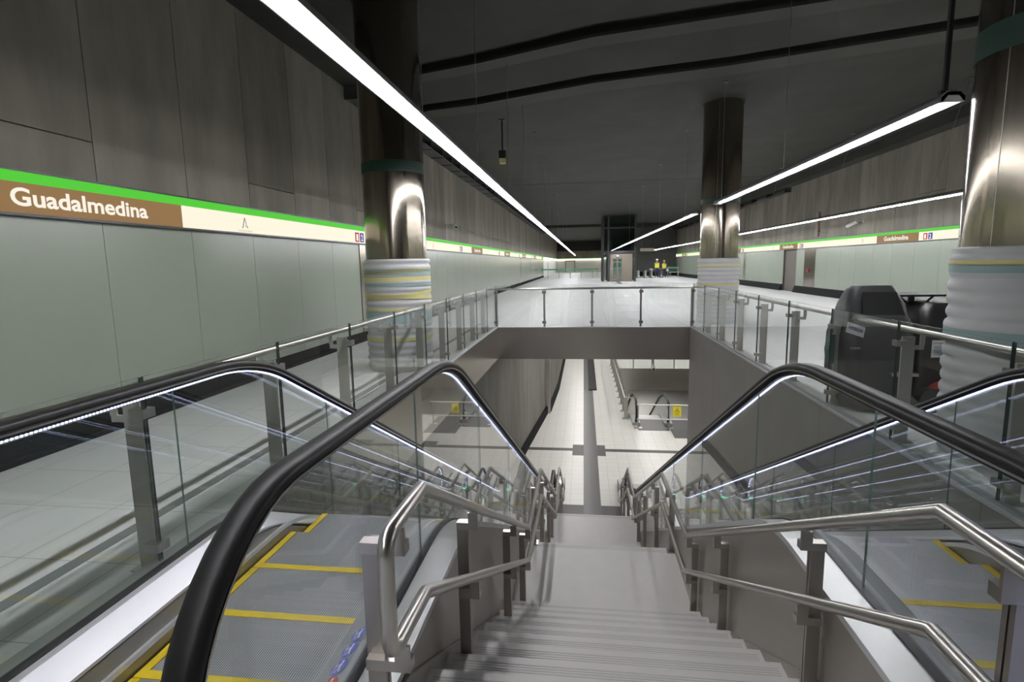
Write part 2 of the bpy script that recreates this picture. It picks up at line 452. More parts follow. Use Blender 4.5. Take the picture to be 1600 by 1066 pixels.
def wall_panels(name, x, face, y0, y1, gaps, z0=0.19):
    m = MB()
    y = PITCH_0 + math.floor((y0 - PITCH_0) / PITCH_P) * PITCH_P
    while y < y1:
        segs = [(max(y, y0), min(y + PITCH_P, y1))]
        for g0, g1 in gaps:
            ns = []
            for s0, s1 in segs:
                if g1 <= s0 or g0 >= s1: ns.append((s0, s1)); continue
                if g0 > s0: ns.append((s0, g0))
                if g1 < s1: ns.append((g1, s1))
            segs = ns
        for s0, s1 in segs:
            if s1 - s0 > 0.02:
                x0, x1 = (x - 0.03, x) if face > 0 else (x, x + 0.03)
                m.box(x0, x1, s0 + 0.003, s1 - 0.003, z0, 1.955)
        y += PITCH_P
    return struct(m, name, M['panel'])
wall_panels('wall_left_panels', XL, 1, -6, 62, [(10.66, 10.95), (39.0, 39.3)])
wall_panels('wall_right_panels', XR, -1, -6, 60, [(24.8, 25.95), (26.9, 28.6), (34.95, 35.35)], 0.30)
m = MB()
m.box(XL - 0.03, XL + 0.012, 10.66, 10.95, 0.0, 1.955).box(XL - 0.03, XL + 0.012, 39.0, 39.3, 0.0, 1.955)
struct(m, 'trim_3', M['steel_column'])
m = MB()
m.box(XR - 0.012, XR + 0.03, 24.8, 25.95, 0.30, 1.955).box(XR - 0.012, XR + 0.03, 34.95, 35.35, 0.30, 1.955)
struct(m, 'trim_4', M['steel_column'])
# recessed doorway in the right wall
m = MB()
m.box(XR + 0.1, XR + 0.14, 26.9, 28.6, 0, 1.955, 0)
m.box(XR, XR + 0.1, 28.52, 28.6, 0.0, 1.955, 1).box(XR, XR + 0.1, 26.9, 26.95, 0.0, 1.955, 1)
m.box(XR + 0.06, XR + 0.1, 27.0, 28.5, 0.02, 1.9, 0)
struct(m, 'door_1', [M['door_dark'], M['door_dark']])
m = MB(); m.box(XL - 0.02, XL + 0.02, -6, 62, 0, 0.185)
m.box(XL + 0.02, XL + 0.05, -6, 62, 0, 0.05)
struct(m, 'baseboard_left', M['plinth'])
m = MB()
for y0, y1 in ((-6, 26.9), (28.6, 60)):
    m.hexa([(XR - 0.14, y0, 0), (XR + .02, y0, 0), (XR + .02, y1, 0), (XR - 0.14, y1, 0), (XR - 0.03, y0, .30), (XR + .02, y0, .30), (XR + .02, y1, .30), (XR - 0.03, y1, .30)])
struct(m, 'baseboard_right', M['plinth'])
# far ends
m = MB()
m.box(XL - 0.3, 3.0, 94, 94.1, 0.0, 2.0, 0).box(XL - 0.3, 3.0, 94, 94.1, 2.2, 3.5, 1).box(XL - 0.3, 3.0, 94, 94.1, 3.5, ZC, 2)
m.box(3.0, 3.1, 61, 94, 0, 2.0, 0).box(3.0, 3.1, 61, 94, 2.0, ZC, 1)
m.box(XL - 0.1, XL, 62, 94, 0, 2.0, 0).box(XL - 0.1, XL, 62, 94, 2.2, ZC, 1)
struct(m, 'wall_far_left', [M['white'], M['concrete'], M['void']])
m = MB()
m.box(3.0, XR + 0.3, 60.6, 60.8, 0, ZC, 0)
m.box(3.0, XR + 0.3, 60.5, 60.6, 0, 0.45, 1)
struct(m, 'wall_far', [M['dark_wall'], M['plinth']])
m = MB(); m.box(8.0, 9.0, 60.46, 60.5, 0.0, 2.1); m.box(7.95, 9.05, 60.48, 60.52, 0, 2.16)
struct(m, 'door_2', M['door_dark'])
m = MB(); m.box(-3.1, -1.4, 93.9, 94, 0, 1.95, 1).box(-2.9, -1.6, 93.86, 93.95, 0.0, 1.8, 0)
struct(m, 'door_3', [M['white'], M['bronze']])
m = MB(); m.box(XL - 0.3, XR + 0.3, -6.2, -6.0, -1, ZC)
struct(m, 'wall_back', M['concrete'])

# ceiling: concrete slab with two skewed slots, each with a smooth strip on its far side
L1 = [(-4.6, 10.45), (-2.81, 9.77), (-1.74, 9.44), (0.12, 8.69), (1.96, 8.31), (3.2, 8.05), (5.6, 7.45), (10, 6.3)]
L2 = [(-4.6, 12.5), (-3.28, 12.0), (-2.19, 11.74), (0.15, 10.8), (2.45, 10.3), (3.88, 9.82), (5.6, 9.27), (10, 7.9)]
KC = (ZC - H) / (4.82 - H)
L1 = [(p[0] * KC, p[1] * KC) for p in L1]; L2 = [(p[0] * KC, p[1] * KC) for p in L2]
L1 = [(-4.6, L1[0][1])] + L1[1:-1] + [(10.0, L1[-1][1])]; L2 = [(-4.6, L2[0][1])] + L2[1:-1] + [(10.0, L2[-1][1])]
def band(m, la, lb, z0, z1, mi=0):
    n = len(la)
    for i in range(n - 1):
        p = [la[i], la[i + 1], lb[i + 1], lb[i]]
        m.hexa([(q[0], q[1], z0) for q in p] + [(q[0], q[1], z1) for q in p], mi)
def shift(l, d): return [(p[0], p[1] + d) for p in l]
def flat(l, y): return [(p[0], y) for p in l]
m = MB()
T = ZC + 0.7
band(m, flat(L1, -6.2), shift(L1, -0.36), ZC, T)
band(m, shift(L1, -0.36), L1, ZC + 0.11, T)
band(m, L1, shift(L2, -0.34), ZC, T)
band(m, shift(L2, -0.34), L2, ZC + 0.11, T)
band(m, L2, flat(L2, 26.0), ZC, T)
m.box(-4.6, 10, 26.05, 54, ZC, T)
m.box(-4.6, 10, 26.0, 26.05, ZC + 0.2, T, 1)
m.box(-4.6, 10, 54, 54.25, ZC - 0.25, T)
m.box(-4.6, 10, 54.25, 106.2, ZC, T, 1)  # far ceiling beyond the beam is unlit; that shade is put into its black colour
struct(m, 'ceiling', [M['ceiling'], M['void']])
m = MB()
band(m, L1, shift(L1, 0.42), ZC - 0.05, ZC + 0.1)
band(m, L2, shift(L2, 0.6), ZC - 0.05, ZC + 0.1)
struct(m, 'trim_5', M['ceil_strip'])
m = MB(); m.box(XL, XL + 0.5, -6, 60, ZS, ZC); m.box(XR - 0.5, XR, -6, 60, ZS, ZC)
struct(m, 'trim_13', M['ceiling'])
# cable trays along the wall heads
def cable_tray(label, x0, x1, y0, y1, step):
    t = thing('cable_tray', label, 'cable tray', ((x0 + x1) / 2, y0, ZS))
    m = MB(); m.box(x0, x1, y0, y1, ZS - 0.21, ZS - 0.18); part(m, 'tray', M['galv'], t)
    m = MB(); m.box(x0, x1, y0, y0 + 0.04, ZS - 0.23, ZS); br = part(m, 'hanger_bracket', M['galv'], t)
    for i in range(1, int((y1 - y0) / step)):
        c = br.copy(); COL.objects.link(c); c.location = (0, i * step, 0)
cable_tray('galvanised cable tray along the head of the left concrete wall', XL, XL + 0.36, 10.35, 59.9, 1.19)
cable_tray('galvanised cable tray along the head of the right concrete wall', XR - 0.3, XR, 28, 59.9, 2.6)

# ------------------------------------------------------------------ setting: opening and lower hall
m = MB()   # steel fascias of the opening
m.box(HXL, HXL + 0.012, HY0, HY1, -SLAB, -0.004)
m.box(HXL, HXR, HY1 - 0.012, HY1, -SLAB, -0.004)
struct(m, 'trim_6', M['fascia'])
m = MB()
m.box(HXL - 0.02, HXL + 0.035, HY0, HY1, -0.004, 0.012).box(HXR - 0.035, HXR + 0.02, HY0, HY1, -0.004, 0.012).box(HXL, HXR, HY1 - 0.035, HY1 + 0.02, -0.004, 0.012)
struct(m, 'trim_7', M['deck'])
m = MB()   # solid wall on the right of the stairs
yy = HY0
while yy < HY1 - 0.05:
    m.box(HXR - 0.03, HXR, yy + 0.003, min(yy + 2.36, HY1) - 0.003, ZL, -0.01); yy += 2.36
m.box(HXR, HXR + 0.22, HY0, HY1, ZL, -SLAB)
struct(m, 'wall_stair_right', M['pitwall'])
m = MB()   # lower hall floor with an opening of its own
OX0, OX1, OY0, OY1 = 1.75, 9.0, 22.6, 33.6
m.box(-5, OX0, -2, 48, ZL - 1.35, ZL).box(OX0, 12, -2, OY0, ZL - 1.35, ZL).box(OX0, 12, OY1, 48, ZL - 1.35, ZL).box(OX1, 12, OY0, OY1, ZL - 1.35, ZL)
struct(m, 'floor_lower', M['floor_low'])
m = MB()
m.box(OX0, OX1, OY1 - 0.012, OY1, ZL - 1.35, ZL - 0.01)
struct(m, 'trim_8', M['fascia'])
m = MB(); m.box(-2, 12, 15, 60, ZL - 5.2, ZL - 5.0)
struct(m, 'floor_deep', M['floor_low'])
m = MB()
m.box(-0.0, 0.46, 13.45, 27.6, ZL, ZL + 0.004).box(-0.0, 0.25, 27.6, 47, ZL, ZL + 0.004, 1)
struct(m, 'trim_9', [M['tactile'], M['dark_stone']])
m = MB()
m.box(-0.38, 0.0, 17.9, 19.0, ZL, ZL + 0.003).box(0.46, 0.74, 17.9, 19.0, ZL, ZL + 0.003).box(0.74, 6, 18.35, 18.62, ZL, ZL + 0.003)
m.box(-1.98, -0.38, 18.35, 18.62, ZL, ZL + 0.003)
m.box(-0.75, 0.0, 13.4, 14.05, ZL, ZL + 0.003).box(0.46, 1.2, 13.4, 14.05, ZL, ZL + 0.003)
m.box(3.3, 4.6, 20.0, 22.55, ZL, ZL + 0.003).box(3.7, 6, 18.62, 19.0, ZL, ZL + 0.003)
struct(m, 'trim_10', M['dark_stone'])
m = MB(); m.box(0.25, 0.66, 27.6, 47, ZL, ZL + 0.01); m.box(0.25, 0.30, 27.6, 47, ZL, ZL + .05); m.box(0.61, 0.66, 27.6, 47, ZL, ZL + .05); m.box(0.25, 0.66, 27.55, 27.6, ZL, ZL + .05)
struct(m, 'trim_11', M['void'])
# left wall of the lower hall, swinging right in the distance
LW = [(-2.75, -2), (-2.42, 12), (-2.03, 18.2), (-1.62, 23.1), (-1.50, 23.3), (-1.33, 27.8), (-1.30, 36), (-1.30, 48)]
m = MB()
def seg_wall(m, p, q, z0, z1, th, mi):
    d = Vector((q[0] - p[0], q[1] - p[1])); n = Vector((-d.y, d.x)).normalized() * th
    pts = [(p[0], p[1]), (q[0], q[1]), (q[0] + n.x, q[1] + n.y), (p[0] + n.x, p[1] + n.y)]
    m.hexa([(a[0], a[1], z0) for a in pts] + [(a[0], a[1], z1) for a in pts], mi)
for p, q in zip(LW, LW[1:]):
    L = math.hypot(q[0] - p[0], q[1] - p[1]); n = max(1, round(L / 1.2))
    for i in range(n):
        f0, f1 = i / n + 0.004 / L, (i + 1) / n - 0.004 / L
        pp = (p[0] + (q[0] - p[0]) * f0, p[1] + (q[1] - p[1]) * f0); qq = (p[0] + (q[0] - p[0]) * f1, p[1] + (q[1] - p[1]) * f1)
        seg_wall(m, pp, qq, ZL, -SLAB, 0.1, 0)
    seg_wall(m, (p[0] - .06, p[1]), (q[0] - .06, q[1]), ZL, -SLAB, 0.1, 1)
struct(m, 'wall_lower_left', [M['concrete_low'], M['void']])
m = MB()
for p, q in zip(LW, LW[1:]): seg_wall(m, (p[0] + 0.10, p[1]), (q[0] + 0.10, q[1]), ZL, ZL + 0.3, 0.1, 0)
struct(m, 'baseboard_lower_left', M['plinth'])
m = MB(); m.box(-1.62, -1.42, 23.05, 23.2, ZL, -SLAB)
struct(m, 'trim_12', M['steel'])
m = MB(); m.box(-5, 12, 47.5, 47.7, ZL, -SLAB).box(11.5, 11.7, -2, 48, ZL, -SLAB).box(-5, 12, -2.2, -2, ZL - 1, -SLAB)
struct(m, 'wall_lower_far', M['concrete_low'])

# ------------------------------------------------------------------ luminaires
def luminaire(label, x, z, y0, y1, tube_side, wires, mod=1.38, first=0.0):
    t = thing('linear_luminaire', label, 'ceiling light', (x, y0, z), 'suspended tube luminaires')
    w = 0.085
    m = MB()   # trough: curved white reflector with a grey housing on top
    prof = [(-w, 0.0), (-w, 0.035), (-0.045, 0.075), (0.045, 0.075), (w, 0.035), (w, 0.0), (w - .012, 0.0), (0.04, 0.045), (-0.04, 0.045), (-w + .012, 0.0)]
    m.prism([(x + p[0], z + p[1]) for p in prof], 'y', y0, y1)
    part(m, 'housing', M['housing'], t)
    m = MB()
    pr = [(-w + .012, 0.001), (-0.04, 0.043), (0.04, 0.043), (w - .012, 0.001), (w - .014, -0.002), (0.038, 0.038), (-0.038, 0.038), (-w + .014, -0.002)]
    m.prism([(x + p[0], z + p[1]) for p in pr], 'y', y0 + 0.01, y1 - 0.01)
    part(m, 'reflector', M['reflector'], t)
    y = y0 + 0.03 + first; n = 0; proto = None; L = mod - 0.035
    while y + L < y1 + 0.02:
        if proto is None:
            m = MB(); m.tube([(x + 0.045 * tube_side, y, z + 0.005), (x + 0.045 * tube_side, y + L, z + 0.0)], 0.027, 12)
            proto = part(m, 'fluorescent_tube', M['tube'], t); py = y
        else:
            c = proto.copy(); COL.objects.link(c); c.location = (0, y - py, 0)
        y += mod
    for e in (y0, y1 - 0.012):
        m = MB(); m.prism([(x + p[0], z + p[1]) for p in [(-w, -.004), (-w, .035), (-.045, .078), (.045, .078), (w, .035), (w, -.004)]], 'y', e, e + 0.012)
        part(m, 'end_cap', M['white'], t)
    for (wy, dx) in wires:
        m = MB(); m.tube([(x, wy, z + 0.07), (x + dx, wy, ZC)], 0.004, 6).box(x + dx - 0.05, x + dx + 0.05, wy - 0.02, wy + 0.02, ZC - 0.02, ZC)
        part(m, 'suspension_wire', M['wire'], t)
    return t
luminaire('long suspended tube light on the left, running over the left escalator into the distance', -1.37, 2.7, -5.0, 90, 1, [(4.81, 0.0), (7.32, 0), (10.38, 0), (13, 0), (15.89, 0), (20, 0), (24.3, 0), (30, 0), (38, 0), (46, 0)], first=1.24)
luminaire('suspended tube light stretching between the right foreground column and the next column behind', 2.86, 2.7, 4.92, 12.65, -1, [(8.65, 0.0), (12.3, 0)], mod=1.44, first=0.10)
luminaire('far suspended tube light leading from the right column to the glass lift', 2.86, 2.7, 15.0, 54, -1, [(16.5, 0), (21.95, 0), (28, 0), (36, 0)])
luminaire('suspended tube light in the right bay beside the right wall', 7.25, 2.7, 3.0, 59, -1, [(13, 0.6), (18, 0.6), (24, 0.6), (32, 0.6)])

# lamps of the lower hall, fixed under the slab
for i, (x, y0, y1) in enumerate(((-0.3, 14.6, 44), (3.6, 14.6, 44), (7.5, 6, 44))):
    t = thing('lower_hall_luminaire', ['ceiling light under the slab beside the lower left wall', 'ceiling light under the slab above the lower escalators', 'ceiling light under the slab in the lower right bay'][i], 'ceiling light', (x, y0, -0.9))
    m = MB(); m.box(x - 0.12, x + 0.12, y0, y1, -0.86, -SLAB); part(m, 'housing', M['white'], t)
    m = MB(); m.box(x - 0.1, x + 0.1, y0 + .05, y1 - .05, -0.875, -0.86); part(m, 'diffuser', M['lamp_low'], t)
t = thing('lower_hall_luminaire', 'ceiling light deep below over the lowest floor', 'ceiling light', (3.5, 24, ZL - 1.6))
m = MB(); m.box(3.3, 3.7, 36, 46, ZL - 1.5, ZL - 1.36); part(m, 'housing', M['white'], t)
m = MB(); m.box(3.32, 3.68, 36.05, 45.95, ZL - 1.53, ZL - 1.5); part(m, 'diffuser', M['lamp_low'], t)

# ------------------------------------------------------------------ columns
def column(label, cx, cy, r, wrap_top, tapes, green=None, seam=None):
    t = thing('round_column', label, 'column', (cx, cy, 0), 'round steel columns')
    m = MB(); m.lathe([(r, 0.0), (r, ZC)], cx, cy, 64)
    part(m, 'steel_shaft', M['steel_column'], t)
    if seam is not None:
        m = MB(); m.lathe([(r + .002, wrap_top), (r + .002, ZC)], cx, cy, 2, a0=seam, a1=seam + 0.012); part(m, 'seam', M['steel_dark'], t)
    prof = []; z = 0.03; n = 0
    while z < wrap_top - 0.02:
        for k in range(5):
            zz = z + 0.1 * k / 5
            if zz < wrap_top: prof.append((r + 0.022 + 0.021 * math.sin(math.pi * k / 5) + 0.004 * math.sin(n * 2.3), zz))
        z += 0.1; n += 1
    prof = [(r, 0.0), (r + 0.02, 0.0)] + prof + [(r + 0.022, wrap_top), (r, wrap_top)]
    m = MB(); m.lathe(prof, cx, cy, 64); part(m, 'protective_wrap', M['wrap'], t)
    for (z0, z1, kind, tilt) in tapes:
        m = MB(); n = 64; vs = []; rr = r + 0.0445
        for j in range(n):
            a_ = 2 * math.pi * j / n; dz = tilt * math.sin(a_ * 1.0 + 0.6)
            for zz in (z0, z1): vs.append((cx + rr * math.cos(a_), cy + rr * math.sin(a_), zz + dz))
        m.add(vs, [(2 * j, 2 * ((j + 1) % n), 2 * ((j + 1) % n) + 1, 2 * j + 1) for j in range(n)], 0, True)
        part(m, 'tape_band', M['tape_y' if kind == 'y' else 'tape_t'], t, label='yellow tape' if kind == 'y' else 'teal film')
    if green:
        m = MB(); m.lathe([(r + .003, green[0]), (r + .003, green[1])], cx, cy, 64); part(m, 'green_tape', M['green_film'], t, label='dark green tape')
    m = MB(); m.lathe([(r + 0.004, ZC - 0.02), (r + 0.03, ZC - 0.02), (r + 0.03, ZC)], cx, cy, 48); part(m, 'head_collar', M['void'], t)
    return t
column('round steel column wrapped in white foam and yellow tape behind the left glass guardrail', -2.71, 7.86, 0.435, 1.60,
       [(1.38, 1.46, 't', 0.0), (1.30, 1.355, 'y', 0.01), (1.42, 1.47, 'y', 0.03), (1.22, 1.26, 't', 0.0), (1.09, 1.14, 'y', 0.05), (1.04, 1.09, 'y', -0.02), (0.70, 0.86, 't', 0.0), (0.45, 0.50, 'y', 0.0), (0.88, 0.91, 'y', 0.0)], (2.79, 2.94))
column('round steel column with tidy white wrap in the middle distance, between two lengths of tube light', 3.24, 14.0, 0.44, 1.555, [(1.36, 1.40, 'y', 0.0), (0.92, 0.96, 'y', 0.0), (0.5, 0.53, 'y', 0.0)], (2.83, 2.95), seam=-2.0)
column('round steel column cut by the right photo edge, foam wrapped with one yellow tape', 3.24, 4.49, 0.44, 1.565, [(1.44, 1.485, 'y', 0.012), (1.38, 1.44, 't', 0.0), (0.86, 0.98, 't', 0.0)], (2.88, 3.08), seam=-2.75)

# ------------------------------------------------------------------ station sign bands
def sign_band(label, x, face, y0, y1, names, squares, logos):
    """lit band on a wall; face +1 looks to +x and reads towards +y"""
    t = thing('station_sign_band', label, 'sign', (x, y0, 2.0))
    xf = x + 0.07 * face; xb = x - 0.02 * face
    def bx(m, a0, a1, z0, z1, d=0.0):
        xs = sorted((xb, xf + d * face)); m.box(xs[0], xs[1], a0, a1, z0, z1); return m
    part(bx(bx(MB(), y0, y1, 2.290, 2.305, .012), y0, y1, 1.945, 1.965, .012), 'dark_frame', M['profile'], t)
    part(bx(MB(), y0, y1, 2.205, 2.290), 'green_stripe', M['sign_green'], t)
    cur = y0
    rd = (0, 1, 0) if face > 0 else (0, -1, 0)
    for n0, n1 in sorted(names):
        if n0 > cur: part(bx(MB(), cur, n0, 1.965, 2.205), 'cream_panel', M['sign_cream'], t)
        p = part(bx(MB(), n0, n1, 1.965, 2.205), 'name_panel', M['sign_brown'], t)
        wtx = 1.36; c = (n0 + n1) / 2
        ys = n0 + 0.52 if face > 0 else n1 - 0.45
        lettering('station_name', 'Guadalmedina', 0.14, (xf + 0.004 * face, ys, 2.028), rd, (0, 0, 1), M['sign_white'], p, bold=0.005, width=wtx)
        cur = n1
    if cur < y1: part(bx(MB(), cur, y1, 1.965, 2.205), 'cream_panel', M['sign_cream'], t)
    for s in squares:
        for k, (ch, mt) in enumerate((('1', 'sign_red'), ('2', 'sign_blue'))):
            s0 = s + face * k * 0.23
            m = MB(); ya, yb = sorted((s0, s0 + face * 0.185)); xs = sorted((xf, xf + 0.003 * face))
            m.box(xs[0], xs[1], ya, yb, 1.985, 2.165)
            p = part(m, 'line_square', M[mt], t, label='red line square' if k == 0 else 'blue line square')
            lettering('line_number', ch, 0.125, (xf + 0.006 * face, s0 + face * 0.045, 2.012), rd, (0, 0, 1), M['sign_white'], p, bold=0.004, width=0.09)
    for (c, mt) in logos:
        m = MB(); d = face; X0 = xf + 0.004 * face
        def q(pts): m.add([(X0, c + d * a_, 2.025 + z) for a_, z in pts], [tuple(range(len(pts)))])
        q([(-0.062, 0), (-0.045, 0), (0.006, 0.135), (-0.008, 0.135)])
        q([(-0.008, 0.135), (0.006, 0.135), (0.040, 0.040), (0.028, 0.036)])
        q([(0.0, 0.036), (0.052, 0.028), (0.062, 0.0), (0.045, 0.008), (0.036, 0.022), (0.002, 0.028)])
        p = part(m, 'letter_emblem', M[mt], t, label='letter A emblem')
        lettering('emblem_caption', 'Junta de Andalucía', 0.022, (X0, c - d * 0.15, 1.985), rd, (0, 0, 1), M['groove'], t, width=0.30)
    return t
NP = 9.15
sign_band('illuminated green and cream station name band along the left wall', XL, 1, -5, 61.5,
          [(3.3 + NP * k, 5.67 + NP * k) for k in range(7)], [10.34 + NP * k for k in range(6)], [(6.81 + NP * k, 'ink' if k == 0 else 'sticker_red') for k in range(6)])
sign_band('illuminated green and cream station name band along the right wall', XR, -1, -5, 60,
          [(17.5 + NP * k, 19.82 + NP * k) for k in range(-1, 5)], [17.28 + NP * k for k in range(-1, 5)], [(20.75 + NP * k, 'ink') for k in range(-1, 4)])
for lab, x0, x1, y0, y1 in (('pale glowing light band across the far white end wall beyond the glass screen', XL + .12, 2.86, 93.85, 93.98), ('pale glowing light band on the far side wall behind the glass lift', 2.88, 2.98, 61.1, 93.8), ('pale glowing light band on the far left wall past the station name band', XL + 0.01, XL + .1, 62, 93.8)):
    t = thing('light_band', lab, 'sign', (x0, y0, 2.0), 'far light bands')
    m = MB(); m.box(x0, x1, y0, y1, 1.98, 2.2); part(m, 'glowing_panel', M['band_far'], t)
    m = MB(); m.box(x0, x1, y0, y1, 2.2, 2.25); part(m, 'green_edge', M['sign_green'], t)

# ------------------------------------------------------------------ glass guardrails round the opening
JO = [2.32 + 1.187 * k for k in range(10)]      # joints, the last at the far corner
def guard_side(label, xg, s):
    """s = -1 the walkway lies to -x"""
    t = thing('glass_guardrail', label, 'guardrail', (xg, 1, 0), 'glass guardrails round the stair opening')
    js = [JO[0] - 1.187 * k for k in (3, 2, 1)] + JO
    for y0, y1 in zip(js, js[1:]):
        m = MB(); m.box(xg - 0.007, xg + 0.007, y0 + 0.008, y1 - 0.008, 0.03, 1.0, 0, ('x', 1)); part(m, 'glass_pane', [M['glass'], M['edge_dark']], t)
    xp = xg + s * 0.05
    for y in js[:-1]:
        yy = y + 0.04
        m = MB(); xa, xb = sorted((xp, xp + s * 0.095)); m.box(xa, xb, yy - 0.009, yy + 0.009, 0.006, 0.87)
        p = part(m, 'post', M['post'], t, 0.002)
        m = MB(); xc, xd = sorted((xp - s * 0.03, xp + s * 0.12)); m.box(xc, xd, yy - 0.05, yy + 0.05, 0.0, 0.008); part(m, 'base_plate', M['steel'], p)
        for z in (0.12, 0.80):
            m = MB(); xa2, xb2 = sorted((xg - s * 0.02, xp + s * 0.012)); m.box(xa2, xb2, y - 0.03, y + 0.045, z, z + 0.045); part(m, 'glass_clamp', M['steel'], p, 0.004)
        m = MB(); xa, xb = sorted((xp + s * 0.07, xp + s * 0.165))
        m.box(xa, xb, yy - 0.006, yy + 0.006, 0.765, 0.80)
        xa, xb = sorted((xp + s * 0.135, xp + s * 0.17)); m.box(xa, xb, yy - 0.006, yy + 0.006, 0.80, 0.885)
        part(m, 'rail_bracket', M['post'], p)
    m = MB(); xr = xp + s * 0.15
    m.tube([(xr, js[0] - 0.6, 0.905), (xr, HY1 + 0.16, 0.905)], 0.024, 14); part(m, 'handrail', M['steel_tube'], t)
    m = MB(); m.box(xg - 0.02, xg + 0.02, js[0], js[-1], 0.012, 0.035); part(m, 'base_channel', M['deck_grey'], t)
    return t
guard_side('glass guardrail with steel posts along the left edge of the stair opening', HXL - 0.02, -1)
guard_side('glass guardrail with steel posts along the right edge of the stair opening', HXR + 0.02, 1)
t = thing('glass_guardrail', 'short glass guardrail across the far end of the stair opening', 'guardrail', (0.2, HY1, 0), 'glass guardrails round the stair opening')
xs = [HXL - 0.02, -0.93, 0.195, 1.32, HXR + 0.02]
for x0, x1 in zip(xs, xs[1:]):
    m = MB(); m.box(x0 + 0.01, x1 - 0.01, HY1 + 0.013, HY1 + 0.027, 0.03, 1.0, 0, ('y', 1)); part(m, 'glass_pane', [M['glass'], M['edge_dark']], t)
for i, x in enumerate(xs):
    m = MB()
    w = 0.03 if i in (0, 4) else 0.02
    m.box(x - w, x + w, HY1 + 0.06, HY1 + 0.14, 0.0, 0.88)
    p = part(m, 'post', M['steel'], t, 0.003)
    for z in (0.09, 0.80):
        m = MB(); m.box(x - 0.045, x + 0.045, HY1 + 0.0, HY1 + 0.06, z, z + 0.06); part(m, 'glass_clamp', M['steel_dark'], p, 0.004)
m = MB(); m.tube([(HXL - 0.2, HY1 + 0.16, 0.905), (HXR + 0.2, HY1 + 0.16, 0.905)], 0.024, 14); part(m, 'handrail', M['steel_tube'], t)

# ------------------------------------------------------------------ escalators
def bend_path(y_break, z_top, r, y0, z_bot, y_end, n=9):
    """level, round bend, incline, round bend, level; list of (y,z)"""
    th = math.atan(SLOPE); tl = r * math.tan(th / 2)
    pts = [(y0, z_top)]
    for i in range(n):
        f = th * i / (n - 1); pts.append((y_break - tl + r * math.sin(f), z_top - r * (1 - math.cos(f))))
    yb = y_break + (z_top - z_bot) / SLOPE
    for i in range(n):
        f = th * (1 - i / (n - 1)); pts.append((yb + tl - r * math.sin(f), z_bot + r * (1 - math.cos(f))))
    pts.append((y_end, z_bot))
    return pts
def interp(path, y):
    for (a0, z0), (a1, z1) in zip(path, path[1:]):
        if a0 <= y <= a1: return z0 + (z1 - z0) * (y - a0) / max(1e-9, a1 - a0)
    return path[0][1] if y < path[0][0] else path[-1][1]
YN, RN = 1.33, 0.48
HZ = 0.962
YE = 13.9
hand_c = bend_path(3.12, HZ, 1.55, YN, ZL + HZ, YE)           # handrail centre line
step_p = bend_path(3.17, -0.163, 1.0, 0.5, ZL - 0.05, 15.6)
hand_full = [(YN + RN * math.cos(math.radians(d)), HZ - RN + RN * math.sin(math.radians(d))) for d in range(262, 90, -8)] + hand_c + \
            [(YE + RN * math.cos(math.radians(d)), ZL + HZ - RN + RN * math.sin(math.radians(d))) for d in range(90, -80, -10)]
